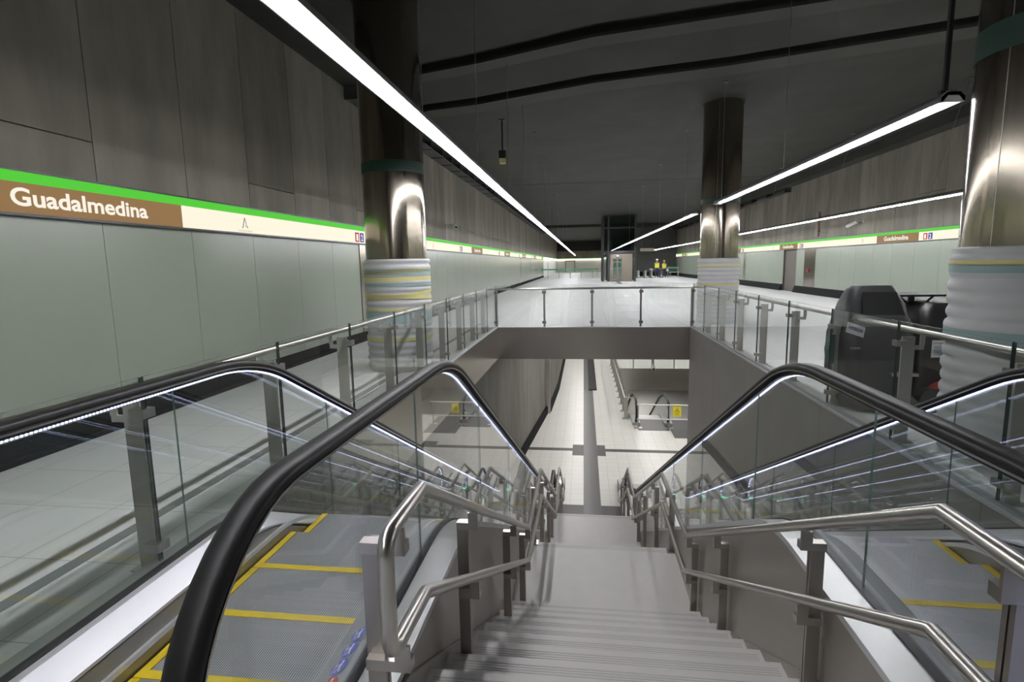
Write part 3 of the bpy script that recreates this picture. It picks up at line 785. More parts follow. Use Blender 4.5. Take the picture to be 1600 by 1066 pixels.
def escalator(label, xin, s):
    """xin: centre of the handrail beside the stairs; s = direction (in x) away from the stairs"""
    xo = xin + s * 1.228
    zd = 0.075 if s < 0 else 0.16
    deck_p = bend_path(2.88, zd, 1.2, 0.2, ZL + zd, 15.6)       # deck top
    t = thing('escalator', label, 'escalator', (xin + s * 0.61, 1.3, 0))
    hp = [(-0.04, 0.0), (-0.038, -0.014), (-0.028, -0.022), (-0.012, -0.024)]
    prof = [(-0.041, -0.008), (-0.040, 0.006), (-0.033, 0.016), (-0.018, 0.022), (0.018, 0.022), (0.033, 0.016), (0.040, 0.006), (0.041, -0.008), (0.036, -0.018), (0.022, -0.020), (-0.022, -0.020), (-0.036, -0.018)]
    for (x, sd) in ((xin, 1), (xo, -1)):
        m = MB(); m.sweep([(x, p[0], p[1]) for p in hand_full], prof, up=(1, 0, 0)); part(m, 'handrail', M['rubber'], t)
        m = MB(); m.sweep([(x, p[0], p[1]) for p in hand_full[3:-3]], [(-0.016, -0.022), (-0.016, -0.042), (0.016, -0.042), (0.016, -0.022)], smooth=False, up=(1, 0, 0)); part(m, 'handrail_guide', M['profile'], t)
        m = MB(); m.sweep([(x + s * sd * 0.012, p[0], p[1]) for p in hand_full[6:-4]], [(-0.005, -0.040), (-0.005, -0.047), (0.005, -0.047), (0.005, -0.040)], smooth=False, up=(1, 0, 0)); part(m, 'light_strip', M['led'], t, label='glowing cool light strip')
        for e in (-1, 1):
            m = MB(); m.sweep([(x + e * 0.0385, p[0], p[1]) for p in hand_full[3:-3]], [(-0.003, -0.022), (-0.003, -0.015), (0.003, -0.015), (0.003, -0.022)], smooth=False, up=(1, 0, 0)); part(m, 'handrail_edge', M['steel_tube'], t, label='thin bright edge strip')
        # glass panels
        c0, c1 = ((2.46, 4.02) if s < 0 else (2.24, 3.66)) if sd > 0 else ((2.43, 4.02) if s < 0 else (2.2, 3.75))
        cuts = [YN - RN + 0.03, c0] + [c1 + 1.6 * k for k in range(6)] + [13.2, YE + RN - 0.03]
        for g0, g1 in zip(cuts, cuts[1:]):
            n = max(4, int((g1 - g0) / 0.12)); top = []; bot = []
            for i in range(n + 1):
                y = g0 + 0.0015 + (g1 - g0 - 0.003) * i / n
                if y < YN: zt = HZ - RN + math.sqrt(max(0, (RN - 0.03) ** 2 - (y - YN) ** 2)); zb = max(0.13, HZ - RN - math.sqrt(max(0, (RN - 0.03) ** 2 - (y - YN) ** 2)))
                elif y > YE: zt = ZL + HZ - RN + math.sqrt(max(0, (RN - 0.03) ** 2 - (y - YE) ** 2)); zb = max(ZL + 0.13, ZL + HZ - RN - math.sqrt(max(0, (RN - 0.03) ** 2 - (y - YE) ** 2)))
                else: zt = interp(hand_c, y) - 0.036; zb = interp(deck_p, y) - 0.02
                top.append((y, zt)); bot.append((y, min(zb, zt - 0.01)))
            m = MB()
            xa, xb = x - 0.004, x + 0.004
            for X in (xa, xb):
                vs = [(X, *p) for p in top] + [(X, *p) for p in bot]
                m.add(vs, [(i, i + 1, n + 2 + i, n + 1 + i) for i in range(n)], 0)
            for i in (0, n):
                m.add([(xa, *top[i]), (xb, *top[i]), (xb, *bot[i]), (xa, *bot[i])], [(0, 1, 2, 3)], 1)
            part(m, 'balustrade_glass', [M['glass'], M['glass_edge']], t)
        # glazing profile, decks, skirt
        dp = [p for p in deck_p]
        def strip(name, mat, poly, pth, lab=None):
            m = MB(); m.sweep([(x, p[0], p[1]) for p in pth], [(a_ * 1.0, z_) for a_, z_ in poly], smooth=False, up=(1, 0, 0)); return part(m, name, mat, t, label=lab)
        strip('glazing_profile', M['profile'], [(-0.02, -0.02), (-0.02, 0.012), (0.02, 0.012), (0.02, -0.02)], dp)
        q = s * sd     # towards the steps
        inner = [(q * 0.02, -0.02), (q * 0.02, 0.004), (q * 0.05, 0.0), (q * 0.165, -0.055), (q * 0.165, -0.075)]
        strip('inner_deck', M['deck'] if sd < 0 else M['deck_grey'], inner if q < 0 else inner[::-1], dp)
        # skirt panel below the inner deck
        xk = x + q * 0.165
        m = MB(); n = len(dp)
        vs = []
        for p in dp: vs += [(xk, p[0], p[1] - 0.07), (xk, p[0], p[1] - 0.62)]
        m.add(vs, [(2 * i, 2 * i + 2, 2 * i + 3, 2 * i + 1) for i in range(n - 1)])
        vs2 = [(v[0] - q * 0.02, v[1], v[2]) for v in vs]
        m.add(vs2, [(2 * i, 2 * i + 2, 2 * i + 3, 2 * i + 1) for i in range(n - 1)])
        part(m, 'skirt_panel', M['skirt'], t)
        # brush line along the skirt
        sp = [p for p in step_p]
        m = MB(); m.sweep([(xk + q * 0.008, p[0], p[1] + 0.075) for p in sp], [(-0.008, -0.012), (-0.008, 0.012), (0.008, 0.012), (0.008, -0.012)], smooth=False, up=(1, 0, 0)); part(m, 'skirt_brush', M['deck'], t)
        if sd > 0:   # outer deck and cladding towards the stairs
            outer = [(-q * 0.02, -0.02), (-q * 0.02, 0.004), (-q * 0.155, 0.0), (-q * 0.155, -0.03)]
            strip('outer_deck', M['deck'], outer, dp)
            xk2 = x - q * 0.15; m = MB(); vs = []
            for p in dp: vs += [(xk2, p[0], p[1] - 0.004), (xk2, p[0], p[1] - 1.9)]
            m.add(vs, [(2 * i, 2 * i + 2, 2 * i + 3, 2 * i + 1) for i in range(n - 1)])
            m.add([(v[0] + q * 0.03, v[1], v[2]) for v in vs], [(2 * i, 2 * i + 2, 2 * i + 3, 2 * i + 1) for i in range(n - 1)])
            part(m, 'side_cladding', M['clad'], t)
        else:
            wd = 0.075
            outer = [(-q * 0.02, -0.02), (-q * 0.02, 0.002), (-q * wd, -0.012), (-q * wd, -0.04)]
            strip('outer_deck', M['deck_grey'], outer, dp)
            xk2 = x - q * wd; m = MB(); vs = []
            for p in dp: vs += [(xk2, p[0], p[1] - 0.02), (xk2, p[0], p[1] - 1.2)]
            m.add(vs, [(2 * i, 2 * i + 2, 2 * i + 3, 2 * i + 1) for i in range(n - 1)])
            part(m, 'side_cladding', M['clad'], t)
    m = MB(); xk1, xk2 = sorted((xo + s * 0.02, xo + s * 0.112)); m.prism([(0.2, 0.0), (0.2, zd - 0.005), (2.75, zd - 0.005), (3.05, 0.035), (3.15, 0.012), (3.15, 0.0)], 'x', xk1, xk2); part(m, 'landing_kerb', M['deck_grey'], t)
    # truss underside
    xa, xb = sorted((xin, xo)); m = MB()
    vs = []
    for p in deck_p: vs += [(xa, p[0], p[1] - 1.1), (xb, p[0], p[1] - 1.1)]
    m.add(vs, [(2 * i, 2 * i + 2, 2 * i + 3, 2 * i + 1) for i in range(len(deck_p) - 1)]); part(m, 'soffit', M['clad'], t)
    # steps
    xc = (xin + xo) / 2; hw = 0.44; P = 0.42
    m = MB()
    th = 0.03; nose = 0.045
    def step_mesh(nm, zr):
        p = None
        m = MB(); m.box(xc - hw + 0.045, xc + hw - 0.045, 1.045, 1.0 + P - 0.004, -th, 0.0)
        tr = part(m, 'step', M['tread'], t)
        m = MB(); m.box(xc - hw, xc + hw, 1.0, 1.045, -th, 0.0005); y1 = part(m, 'rear_edge', M['tread_yellow'], tr, label='yellow rear edge')
        for e in (-1, 1):
            m = MB(); xa_, xb_ = sorted((xc + e * hw, xc + e * (hw - 0.04))); m.box(xa_, xb_, 1.045, 1.0 + P - 0.004, -th, 0.0005)
            part(m, 'side_edge', M['tread_yellow'], tr, label='yellow side edge')
        m = MB(); m.box(xc - hw, xc + hw, 1.0 + P - 0.03, 1.0 + P - 0.01, -0.25, -th); part(m, 'riser', M['riser'], tr)
        return tr
    proto = step_mesh('step', 0)
    ye = 2.26 - P * 2; k = 0; first = True
    while True:
        y1 = 2.26 - P * 2 + P * k
        if y1 > 14.2: break
        z = interp(step_p, y1 - P * 0.5)
        # each tread level, its height that of its own middle
        o = proto if k == 0 else copy_tree(proto, t)
        o.location = (0, y1 - P - 1.0, z); k += 1
    # comb plates and landing plates
    m = MB(); m.box(xc - hw, xc + hw, 1.12, 1.24, -0.17, -0.135); part(m, 'comb', M['yellow'], t)
    m = MB(); m.box(xc - 0.6, xc + 0.6, -1.2, 1.12, -0.16, -0.13); part(m, 'landing_plate', M['deck_grey'], t)
    m = MB(); m.box(xc - hw, xc + hw, 13.9, 14.05, ZL - .03, ZL + 0.01); part(m, 'comb', M['yellow'], t)
    m = MB(); m.box(xc - 0.6, xc + 0.6, 14.05, 15.6, ZL - 0.02, ZL + 0.006); part(m, 'landing_plate', M['deck_grey'], t)
    m = MB()
    for (x, sd) in ((xin, 1), (xo, -1)):
        xa, xb = sorted((x + s * sd * 0.01, x + s * sd * 0.05)); m.box(xa, xb, YE + 0.1, YE + 0.2, ZL + 0.35, ZL + 0.38)
    part(m, 'indicator', M['led_green'], t, label='small green indicator light')
    return t
XIN_L, XIN_R = -0.795, 1.127
e_left = escalator('left escalator going down between the left glass guardrail and the stairs', XIN_L, -1)
e_right = escalator('right escalator going down between the stairs and the right wall', XIN_R, 1)
# safety stickers on the inner deck of the left escalator
for i, (y, mt, lb) in enumerate(((1.72, 'sticker_blue', 'blue safety pictogram'), (1.81, 'sticker_blue', 'blue safety pictogram'), (1.63, 'sticker_red', 'red safety pictogram'), (1.90, 'sticker_blue', 'blue safety pictogram'))):
    xx0 = XIN_L - 0.085; zz0 = 0.075 - 0.0165 + 0.002
    ux = Vector((-0.115, 0, -0.055)).normalized(); uy = Vector((0, 1, 0)); c = Vector((xx0, y, zz0)); nn = Vector((-0.055, 0, 0.115)).normalized()
    m = MB(); m.add([c + nn * .001 + ux * 0.034 * math.cos(k * math.pi / 12) + uy * 0.042 * math.sin(k * math.pi / 12) for k in range(24)], [tuple(range(24))])
    p = part(m, 'safety_sticker', M[mt], e_left, label=lb)
    m = MB(); o = c + nn * .002
    def tri(pts): m.add([o + ux * a_ * 0.68 + uy * b_ * 0.68 for a_, b_ in pts], [tuple(range(len(pts)))])
    tri([(-.008 + .009 * math.cos(k * math.pi / 5), .036 + .010 * math.sin(k * math.pi / 5)) for k in range(10)])
    tri([(-.016, .024), (.002, .024), (.004, -.01), (-.012, -.01)])
    tri([(-.012, -.01), (-.004, -.01), (-.012, -.046), (-.02, -.044)]); tri([(-.004, -.01), (.004, -.01), (.016, -.04), (.008, -.045)])
    tri([(.0, .02), (.002, .012), (.03, .004), (.03, .012)]); tri([(.026, .045), (.031, .045), (.031, -.045), (.026, -.045)])
    part(m, 'pictogram', M['white'], p)

# ------------------------------------------------------------------ stairs
SX0, SX1 = -0.635, 0.972
t = thing('staircase', 'pale stone staircase with two landings between the two escalators', 'stairs', (0.17, 1.3, 0))
def flight(y0, z0, n, dz, dy, name='stair_flight'):
    """n risers starting at the nosing (y0,z0)"""
    m = MB(); g = MB()
    for i in range(n):
        zt = z0 - dz * (i + 1); ys = y0 + dy * i
        if i < n - 1:
            m.box(SX0, SX1, ys - 0.03, ys + dy, zt - dz - 0.02, zt)
            m.box(SX0, SX1, ys + dy, ys + dy + 0.012, zt - 0.04, zt)
            for k in range(4): g.box(SX0 + 0.03, SX1 - 0.03, ys + dy - 0.035 - 0.016 * k, ys + dy - 0.029 - 0.016 * k, zt - 0.002, zt + 0.0006)
    for k in range(4): g.box(SX0 + 0.03, SX1 - 0.03, y0 - 0.035 - 0.016 * k, y0 - 0.029 - 0.016 * k, z0 - 0.002, z0 + 0.0006)
    f = part(m, name, M['stone'], t); part(g, 'anti_slip_groove', M['groove'], f)
    return f
m = MB(); m.box(SX0, SX1, HY0, 1.70, -0.2, 0.0).box(SX0, SX1, 1.70, 1.712, -.04, 0); part(m, 'top_landing', M['stone'], t)
flight(1.70, 0.0, 10, 0.159, 0.3033)
m = MB(); m.box(SX0, SX1, 4.43, 5.77, -1.79, -1.59).box(SX0, SX1, 5.77, 5.782, -1.63, -1.59); part(m, 'landing', M['stone'], t)
flight(5.77, -1.59, 10, 0.168, 0.305)
m = MB(); m.box(SX0, SX1, 8.515, 10.05, -3.47, -3.27).box(SX0, SX1, 10.05, 10.062, -3.31, -3.27); part(m, 'landing', M['stone'], t)
flight(10.05, -3.27, 10, 0.163, 0.305)
for x in (SX0, SX1):
    m = MB(); w = 0.012
    pr = [(1.2, 0.02), (1.75, 0.02), (4.5, -1.5), (5.85, -1.5), (8.55, -3.18), (10.1, -3.18), (12.9, ZL + 0.1), (12.9, ZL), (10.1, -3.6), (8.55, -3.6), (5.85, -1.9), (4.5, -1.9), (1.75, -0.4), (1.2, -0.4)]
    m.prism(pr, 'x', x - w / 2, x + w / 2); part(m, 'stringer', M['clad'], t)

def stair_rail(label, s):
    """s = -1 left rail, +1 right rail"""
    xr = 0.88 if s > 0 else -0.495
    t = thing('stair_handrail', label, 'handrail', (xr, 1.3, 0), 'double stair handrails')
    def arc(pts, r=0.055, n=5):
        out = [Vector(pts[0])]
        for p, c, q in zip(pts, pts[1:], pts[2:]):
            p, c, q = Vector(p), Vector(c), Vector(q)
            d0 = (p - c).normalized(); d1 = (q - c).normalized()
            rr = r if d0.dot(d1) > -0.55 else 0.0
            if rr == 0: out.append(c); continue
            for i in range(n):
                f = i / (n - 1); out.append((1 - f) ** 2 * (c + d0 * rr) + 2 * f * (1 - f) * c + f * f * (c + d1 * rr))
        out.append(Vector(pts[-1])); return out
    if s > 0:
        zu, zl, yc, ys = 0.875, 0.555, 1.41, 0.35
        up = [(yc, zu), (4.64, -0.855), (6.13, -0.885), (9.37, -2.59), (10.75, -2.59), (13.05, -3.98), (13.5, -3.98)]
        lo = [(yc, zl), (4.70, -1.215), (6.10, -1.22), (9.42, -2.99), (10.7, -2.99), (13.0, -4.32), (13.5, -4.32)]
    else:
        zu, zl, yc, ys = 0.825, 0.50, 1.56, 1.245
        up = [(yc, zu), (4.70, -0.875), (6.12, -0.875), (9.50, -2.65), (10.85, -2.65), (13.05, -3.98), (13.5, -3.98)]
        lo = [(yc, zl - 0.02), (4.60, -1.135), (6.2, -1.22), (9.36, -2.95), (10.75, -2.95), (13.0, -4.32), (13.5, -4.32)]
    pts = [(xr, p[0], p[1]) for p in up]; ptl = [(xr, p[0], p[1]) for p in lo]
    loop = ptl[::-1] + [(xr, ys, zl), (xr, ys, zu)] + pts
    loop = arc(loop + [loop[0]][:0])
    m = MB(); m.tube(loop, 0.0215, 14); part(m, 'double_rail', M['steel_tube'], t)
    m = MB(); m.tube(arc([(xr, 13.48, -3.98), (xr, 13.62, -3.98), (xr, 13.62, -4.32), (xr, 13.48, -4.32)]), 0.0215, 12); part(m, 'end_loop', M['steel_tube'], t)
    def zst(y):
        if y < 1.7: return 0.0
        if y < 4.43: return -0.159 * (int((y - 1.70) / 0.3033) + 1)
        if y < 5.77: return -1.59
        if y < 8.515: return -1.59 - 0.168 * (int((y - 5.77) / 0.305) + 1)
        if y < 10.05: return -3.27
        if y < 12.8: return -3.27 - 0.163 * (int((y - 10.05) / 0.305) + 1)
        return ZL
    def zi(line, y):
        for (a0, z0), (a1, z1) in zip(line, line[1:]):
            if a0 <= y <= a1: return z0 + (z1 - z0) * (y - a0) / (a1 - a0)
        return line[0][1]
    xp = xr + s * 0.055
    pys = [2.22, 3.6, 4.52, 5.72, 6.9, 8.2, 9.1, 9.95, 11.2, 12.4, 13.3] if s > 0 else [1.36, 2.33, 3.68, 4.62, 5.76, 6.9, 8.2, 9.1, 9.95, 11.2, 12.4, 13.3]
    if s > 0: pys = [1.21] + pys
    xp0 = xp
    for y in pys:
        xp = xp0 - 0.03 if y == 1.36 else xp0
        zt = zi(up, y) - 0.095; z0 = zst(y) - 0.01
        m = MB(); xa, xb = sorted((xp - 0.026, xp + 0.026)); m.box(xa, xb, y - 0.008, y + 0.008, z0, zt).box(xa, xb, y + 0.014, y + 0.03, z0, zt + 0.012)
        p = part(m, 'post', M['steel_dark'], t, 0.002)
        if y < 5.7 or True:
            for line, nm in ((up, 'rail_bracket'), (lo, 'rail_bracket')):
                zr = zi(line, y)
                m = MB()
                m.box(xr - 0.022, xr + 0.022, y - 0.035, y - 0.025, zr - 0.06, zr - 0.012)
                m.box(min(xr - 0.022, xp - 0.02), max(xr + 0.022, xp + 0.02), y - 0.035, y + 0.004, zr - 0.092, zr - 0.06)
                part(m, nm, M['steel'], p)
        if y in (5.72, 5.76, 9.95, 13.3):
            m = MB(); m.box(xp - 0.05, xp + 0.05, y - 0.05, y + 0.06, z0 + 0.01, z0 + 0.02); part(m, 'base_plate', M['steel'], p)
    return t
stair_rail('double tubular steel handrail on the left side of the stairs', -1)
stair_rail('double tubular steel handrail on the right side of the stairs', 1)
t = None

# ------------------------------------------------------------------ ride-on floor scrubber
t = thing('floor_scrubber', 'black ride-on floor scrubbing machine between the right guardrail and column', 'cleaning machine', (3.1, 6.2, 0))
def hull(prof_list, mi=0):
    """loft of rounded rectangles: (z, x0, x1, y0, y1, r)"""
    m = MB(); n = 6; rings = []
    for (z, x0, x1, y0, y1, r) in prof_list:
        ring = []
        for (cx, cy, a0) in ((x1 - r, y1 - r, 0), (x0 + r, y1 - r, 90), (x0 + r, y0 + r, 180), (x1 - r, y0 + r, 270)):
            for k in range(n + 1):
                a_ = math.radians(a0 + 90 * k / n); ring.append((cx + r * math.cos(a_), cy + r * math.sin(a_), z))
        rings.append(ring)
    k = len(rings[0])
    m.add([p for r in rings for p in r], [(i * k + j, i * k + (j + 1) % k, (i + 1) * k + (j + 1) % k, (i + 1) * k + j) for i in range(len(rings) - 1) for j in range(k)], mi, True)
    m.add(rings[-1], [tuple(range(k))], mi); m.add(rings[0], [tuple(range(k - 1, -1, -1))], mi)
    return m
part(hull([(0.16, 2.60, 3.22, 5.72, 6.30, 0.10), (0.30, 2.57, 3.22, 5.70, 6.32, 0.12), (0.72, 2.57, 3.20, 5.70, 6.32, 0.12), (0.90, 2.60, 3.18, 5.74, 6.28, 0.12), (0.94, 2.63, 3.15, 5.78, 6.22, 0.1)]), 'lower_tank', M['plastic'], t)
part(hull([(0.90, 2.57, 3.17, 5.80, 6.16, 0.06), (1.05, 2.595, 3.145, 5.83, 6.12, 0.07), (1.19, 2.65, 3.085, 5.90, 6.08, 0.07), (1.225, 2.69, 3.06, 5.92, 6.05, 0.06)]), 'seat_hood', M['plastic'], t)
m = MB(); m.add([(2.72, 5.832, 0.925), (3.11, 5.832, 0.925), (3.035, 5.885, 1.165), (2.725, 5.885, 1.165)], [(0, 1, 2, 3)])
m.v = [(v[0], v[1] - 0.05, v[2]) for v in m.v]; part(m, 'seat_back', M['plastic_black'], t)
part(hull([(0.14, 3.24, 3.95, 5.75, 6.9, 0.06), (0.80, 3.24, 3.95, 5.75, 6.9, 0.06), (0.98, 3.27, 3.93, 5.80, 6.85, 0.1), (1.05, 3.36, 3.92, 5.86, 6.8, 0.08)]), 'front_body', M['plastic_black'], t)
m = MB(); m.box(3.12, 3.62, 6.0, 6.5, 1.105, 1.125); cs = part(m, 'control_console', M['plastic_black'], t, 0.008)
m = MB(); m.tube([(3.2, 6.1, 1.105), (3.32, 6.1, 1.0)], 0.012, 8).tube([(3.52, 6.1, 1.105), (3.42, 6.1, 1.0)], 0.012, 8).tube([(3.37, 6.2, 1.10), (3.37, 6.2, 0.8)], 0.03, 10); part(m, 'console_strut', M['plastic'], cs)
part(hull([(0.03, 2.60, 3.25, 5.60, 6.2, 0.2), (0.10, 2.57, 3.28, 5.57, 6.2, 0.22), (0.16, 2.62, 3.22, 5.62, 6.2, 0.2)]), 'brush_deck', M['plastic'], t)
m = MB(); m.prism([(2.50 + 0.04 * math.cos(a_ * .1), 0.0) for a_ in range(0)] or [(2.505, 0.44), (2.480, 0.50), (2.470, 0.58), (2.480, 0.66), (2.505, 0.74), (2.530, 0.74), (2.530, 0.44)], 'y', 5.9, 6.0); part(m, 'side_bumper', M['teal'], t)
m = MB(); m.lathe([(0.0, 0.26), (0.02, 0.26)], 3.4, 5.7, 4)
m = MB(); m.disc((3.45, 5.70, 0.15), 0.15, 'y', 28, 0, 0.07); part(m, 'red_wheel', M['red'], t)
m = MB(); m.disc((3.34, 5.70, 0.12), 0.12, 'y', 28, 0, 0.1); part(m, 'caster', M['black'], t)
m = MB(); m.disc((2.75, 6.2, 0.14), 0.14, 'x', 28, 0, 0.1).disc((3.15, 6.2, 0.14), 0.14, 'x', 28, 0, 0.1); part(m, 'rear_wheel', M['black'], t)
m = MB(); m.box(2.95, 3.19, 5.64, 5.70, 0.36, 0.39); part(m, 'steel_tray', M['steel_tube'], t)
def sheet(name, pts, parent, mat):
    m = MB(); m.add(pts, [(0, 1, 2, 3)]); return part(m, name, mat, parent)
st = sheet('sticker', [(2.53, 5.694, 0.79), (2.695, 5.694, 0.73), (2.71, 5.694, 0.83), (2.545, 5.694, 0.89)], t, M['paper'])
lettering('sticker_lettering', 'vimacon', 0.045, (2.55, 5.690, 0.825), (0.94, 0, -0.34), (0.2, 0, 0.98), M['blue_print'], st, bold=0.001, width=0.14)
lettering('model_lettering', 'COMET', 0.022, (2.58, 5.690, 0.62), (1, 0, -0.05), (0, 0, 1), M['wrap'], t, width=0.10)
pp = sheet('notice_sheet', [(3.34, 5.742, 0.53), (3.50, 5.742, 0.53), (3.50, 5.742, 0.70), (3.34, 5.742, 0.70)], t, M['paper'])
lettering('notice_lettering', 'Limpiezas', 0.018, (3.355, 5.739, 0.665), (1, 0, 0), (0, 0, 1), M['ink'], pp, width=0.12)
m = MB()
for k in range(5): m.box(3.36, 3.48 - 0.01 * (k % 2), 5.7395, 5.7405, 0.56 + k * 0.018, 0.565 + k * 0.018)
part(m, 'notice_text_line', M['blue_print'], pp)

# ------------------------------------------------------------------ small fittings
def cctv(label, base, d, r=0.045, L=0.26, mount=(0, 0, 1)):
    """bullet camera: base point on the wall, d = look direction"""
    b_ = Vector(base); d = Vector(d).normalized(); mt = Vector(mount).normalized()
    t = thing('security_camera', label, 'camera', base)
    m = MB(); m.tube([b_, b_ + mt * 0.03], 0.06, 14); part(m, 'mount_plate', M['white'], t)
    m = MB(); m.tube([b_ + mt * 0.02, b_ + mt * 0.14, b_ + mt * 0.16 + d * 0.05], 0.022, 10); part(m, 'arm', M['white'], t)
    c = b_ + mt * 0.17 + d * 0.05
    m = MB(); m.tube([c, c + d * L], r, 16); bd = part(m, 'body', M['white'], t)
    m = MB(); m.tube([c + d * L, c + d * (L + 0.012)], r * 0.62, 14); part(m, 'lens', M['black'], bd)
    return t
cctv('white bullet security camera on the left concrete wall above the sign band', (XL, 17.87, 2.78), (0.75, -1, -0.25), 0.07, 0.35, (1, 0, 0))
cctv('white bullet security camera on the right concrete wall above the sign band', (XR, 20.9, 2.78), (-0.3, 1, -0.3), 0.06, 0.5, (-1, 0, 0))
cctv('white bullet security camera hanging under the steel edge of the opening', (1.62, HY1 + .2, -SLAB), (0, -1, -0.25), 0.045, 0.2, (0, 0, -1))
t = thing('pendant_speaker', 'small black and yellow box hanging from the ceiling beside the left tube light', 'speaker', (-2.05, 14.4, 3.9))
m = MB(); m.tube([(-2.05, 14.4, ZC), (-2.05, 14.4, 4.35)], 0.02, 8).box(-2.12, -1.98, 14.33, 14.47, ZC - 0.02, ZC); part(m, 'rod', M['black'], t)
m = MB(); m.box(-2.135, -1.965, 14.31, 14.49, 4.17, 4.36); part(m, 'housing', M['black'], t, 0.008)
m = MB(); m.box(-2.12, -1.98, 14.32, 14.48, 4.05, 4.17); part(m, 'yellow_base', M['tape_y'], t, 0.006, label='yellow lower half')
t = thing('ceiling_rod', 'dark vertical rod dropping from the ceiling beside the right foreground column', 'rod', (2.84, 5.0, ZC))
m = MB(); m.box(2.82, 2.85, 4.98, 5.01, 2.80, ZC).box(2.79, 2.89, 4.95, 5.05, ZC - 0.02, ZC); part(m, 'rod', M['void'], t)
m = MB(); m.box(2.80, 2.92, 4.98, 5.02, 2.777, 2.80); part(m, 'clamp', M['void'], t)
t = thing('alarm_button', 'small red alarm button on the steel panel of the right wall', 'button', (XR - .02, 25.5, 1.0))
m = MB(); m.box(XR - 0.05, XR - 0.012, 25.42, 25.58, 0.95, 1.08); part(m, 'box', M['red'], t); m = MB(); m.disc((XR - 0.055, 25.5, 1.015), 0.035, 'x', 16, 0, 0.015); part(m, 'button', M['black'], t)
t = thing('downpipe', 'short pale vertical pipe on the right concrete wall above the sign band', 'pipe', (XR - .06, 24.6, 2.4))
m = MB(); m.tube([(XR - 0.06, 24.6, 2.4), (XR - 0.06, 24.6, 3.4)], 0.07, 12); part(m, 'pipe', M['tan_board'], t)
m = MB(); m.box(XR - .07, XR, 24.5, 24.7, 2.6, 2.64).box(XR - .07, XR, 24.5, 24.7, 3.2, 3.24); part(m, 'clip', M['galv'], t)

# ------------------------------------------------------------------ lift
EX0, EX1, EY0, EY1 = 1.44, 4.06, 44.4, 46.9
t = thing('glass_lift', 'glass lift shaft with champagne steel door front standing in the far hall', 'elevator', (2.75, 44.4, 0))
for x in (EX0, EX0 + 0.42, EX1 - 0.14):
    for y in (EY0, EY1 - 0.14):
        m = MB(); m.box(x, x + 0.14, y, y + 0.14, 0, ZC); part(m, 'shaft_post', M['plastic'], t)
m = MB()
for z in (2.25, 4.1):
    m.box(EX0, EX1, EY0 + 0.02, EY0 + 0.12, z, z + 0.14).box(EX0, EX1, EY1 - 0.12, EY1 - 0.02, z, z + 0.14)
part(m, 'cross_beam', M['plastic'], t)
m = MB(); m.box(EX0 + 0.05, EX1 - 0.05, EY0 + 0.05, EY0 + 0.07, 2.39, ZC, 0, ('y', 1)).box(EX0 + 0.05, EX0 + 0.07, EY0 + .1, EY1, 0.05, ZC).box(EX1 - 0.07, EX1 - 0.05, EY0 + .1, EY1, 0.05, ZC).box(EX0 + 0.05, EX1 - .05, EY1 - .07, EY1 - .05, 0.05, ZC)
part(m, 'shaft_glass', [M['glass_dark'], M['glass_edge']], t)
m = MB(); m.box(2.06, 2.24, 44.30, 44.4, 0, 2.15).box(3.0, 3.78, 44.30, 44.4, 0, 2.15).box(2.24, 3.0, 44.30, 44.4, 1.86, 2.15).box(3.2, 3.24, 44.285, 44.30, 0, 2.15)
fr = part(m, 'door_front', M['bronze'], t)
for x0, x1 in ((2.25, 2.615), (2.625, 2.99)):
    m = MB(); m.box(x0, x0 + 0.05, 44.35, 44.38, 0.02, 1.85).box(x1 - 0.05, x1, 44.35, 44.38, 0.02, 1.85).box(x0, x1, 44.35, 44.38, 0.02, 0.12).box(x0, x1, 44.35, 44.38, 1.75, 1.85)
    d = part(m, 'sliding_door', M['bronze'], t)
    m = MB(); m.box(x0 + .05, x1 - .05, 44.36, 44.37, 0.12, 1.75); part(m, 'door_glass', M['glass'], d)
    m = MB(); m.box(x0 + .05, x1 - .05, 44.352, 44.358, 0.98, 1.12).box(x0 + .05, x1 - .05, 44.352, 44.358, 1.48, 1.58); part(m, 'green_stripe', M['green_band'], d)
m = MB(); m.box(2.55, 2.72, 44.285, 44.30, 1.95, 2.06); part(m, 'floor_display', M['lit_display'], fr)
m = MB(); m.box(2.12, 2.18, 44.285, 44.30, 0.95, 1.03); part(m, 'call_button', M['lit_display'], fr)
m = MB(); m.box(2.1, 3.2, 45.0, 46.6, 0.02, 0.1).box(2.1, 3.2, 46.5, 46.6, 0.1, 2.0).box(2.1, 3.2, 45.0, 46.6, 2.0, 2.1); part(m, 'lift_car', M['white'], t)

# ------------------------------------------------------------------ ticket barrier line
t = thing('glass_screen', 'low glass screen with green top band across the far left hall', 'glass screen', (-1.3, 55.8, 0))
xs = [-4.3, -3.55, -2.45, -1.34, -0.25, 0.87, 1.5]
for x0, x1 in zip(xs, xs[1:]):
    m = MB(); m.box(x0 + .02, x1 - .02, 55.79, 55.81, 0.08, 0.96, 0, ('y', 1)); g = part(m, 'glass_pane', [M['glass'], M['glass_edge']], t)
    m = MB(); m.box(x0 + .02, x1 - .02, 55.775, 55.785, 0.83, 0.96); part(m, 'green_band', M['green_band'], g, label='green top band')
for x in xs[1:-1]:
    m = MB(); m.box(x - 0.03, x + 0.03, 55.76, 55.84, 0, 1.62 if x < -3 else 0.98); part(m, 'post', M['steel'], t)
t = thing('glass_screen', 'short glass screen with green top band to the right of the two workers', 'glass screen', (8.3, 53.5, 0))
m = MB(); m.box(7.85, 8.75, 53.49, 53.51, 0.06, 1.0, 0, ('y', 1)); g = part(m, 'glass_pane', [M['glass'], M['glass_edge']], t)
m = MB(); m.box(7.85, 8.75, 53.475, 53.487, 0.84, 1.0); part(m, 'green_band', M['green_band'], g, label='green top band')
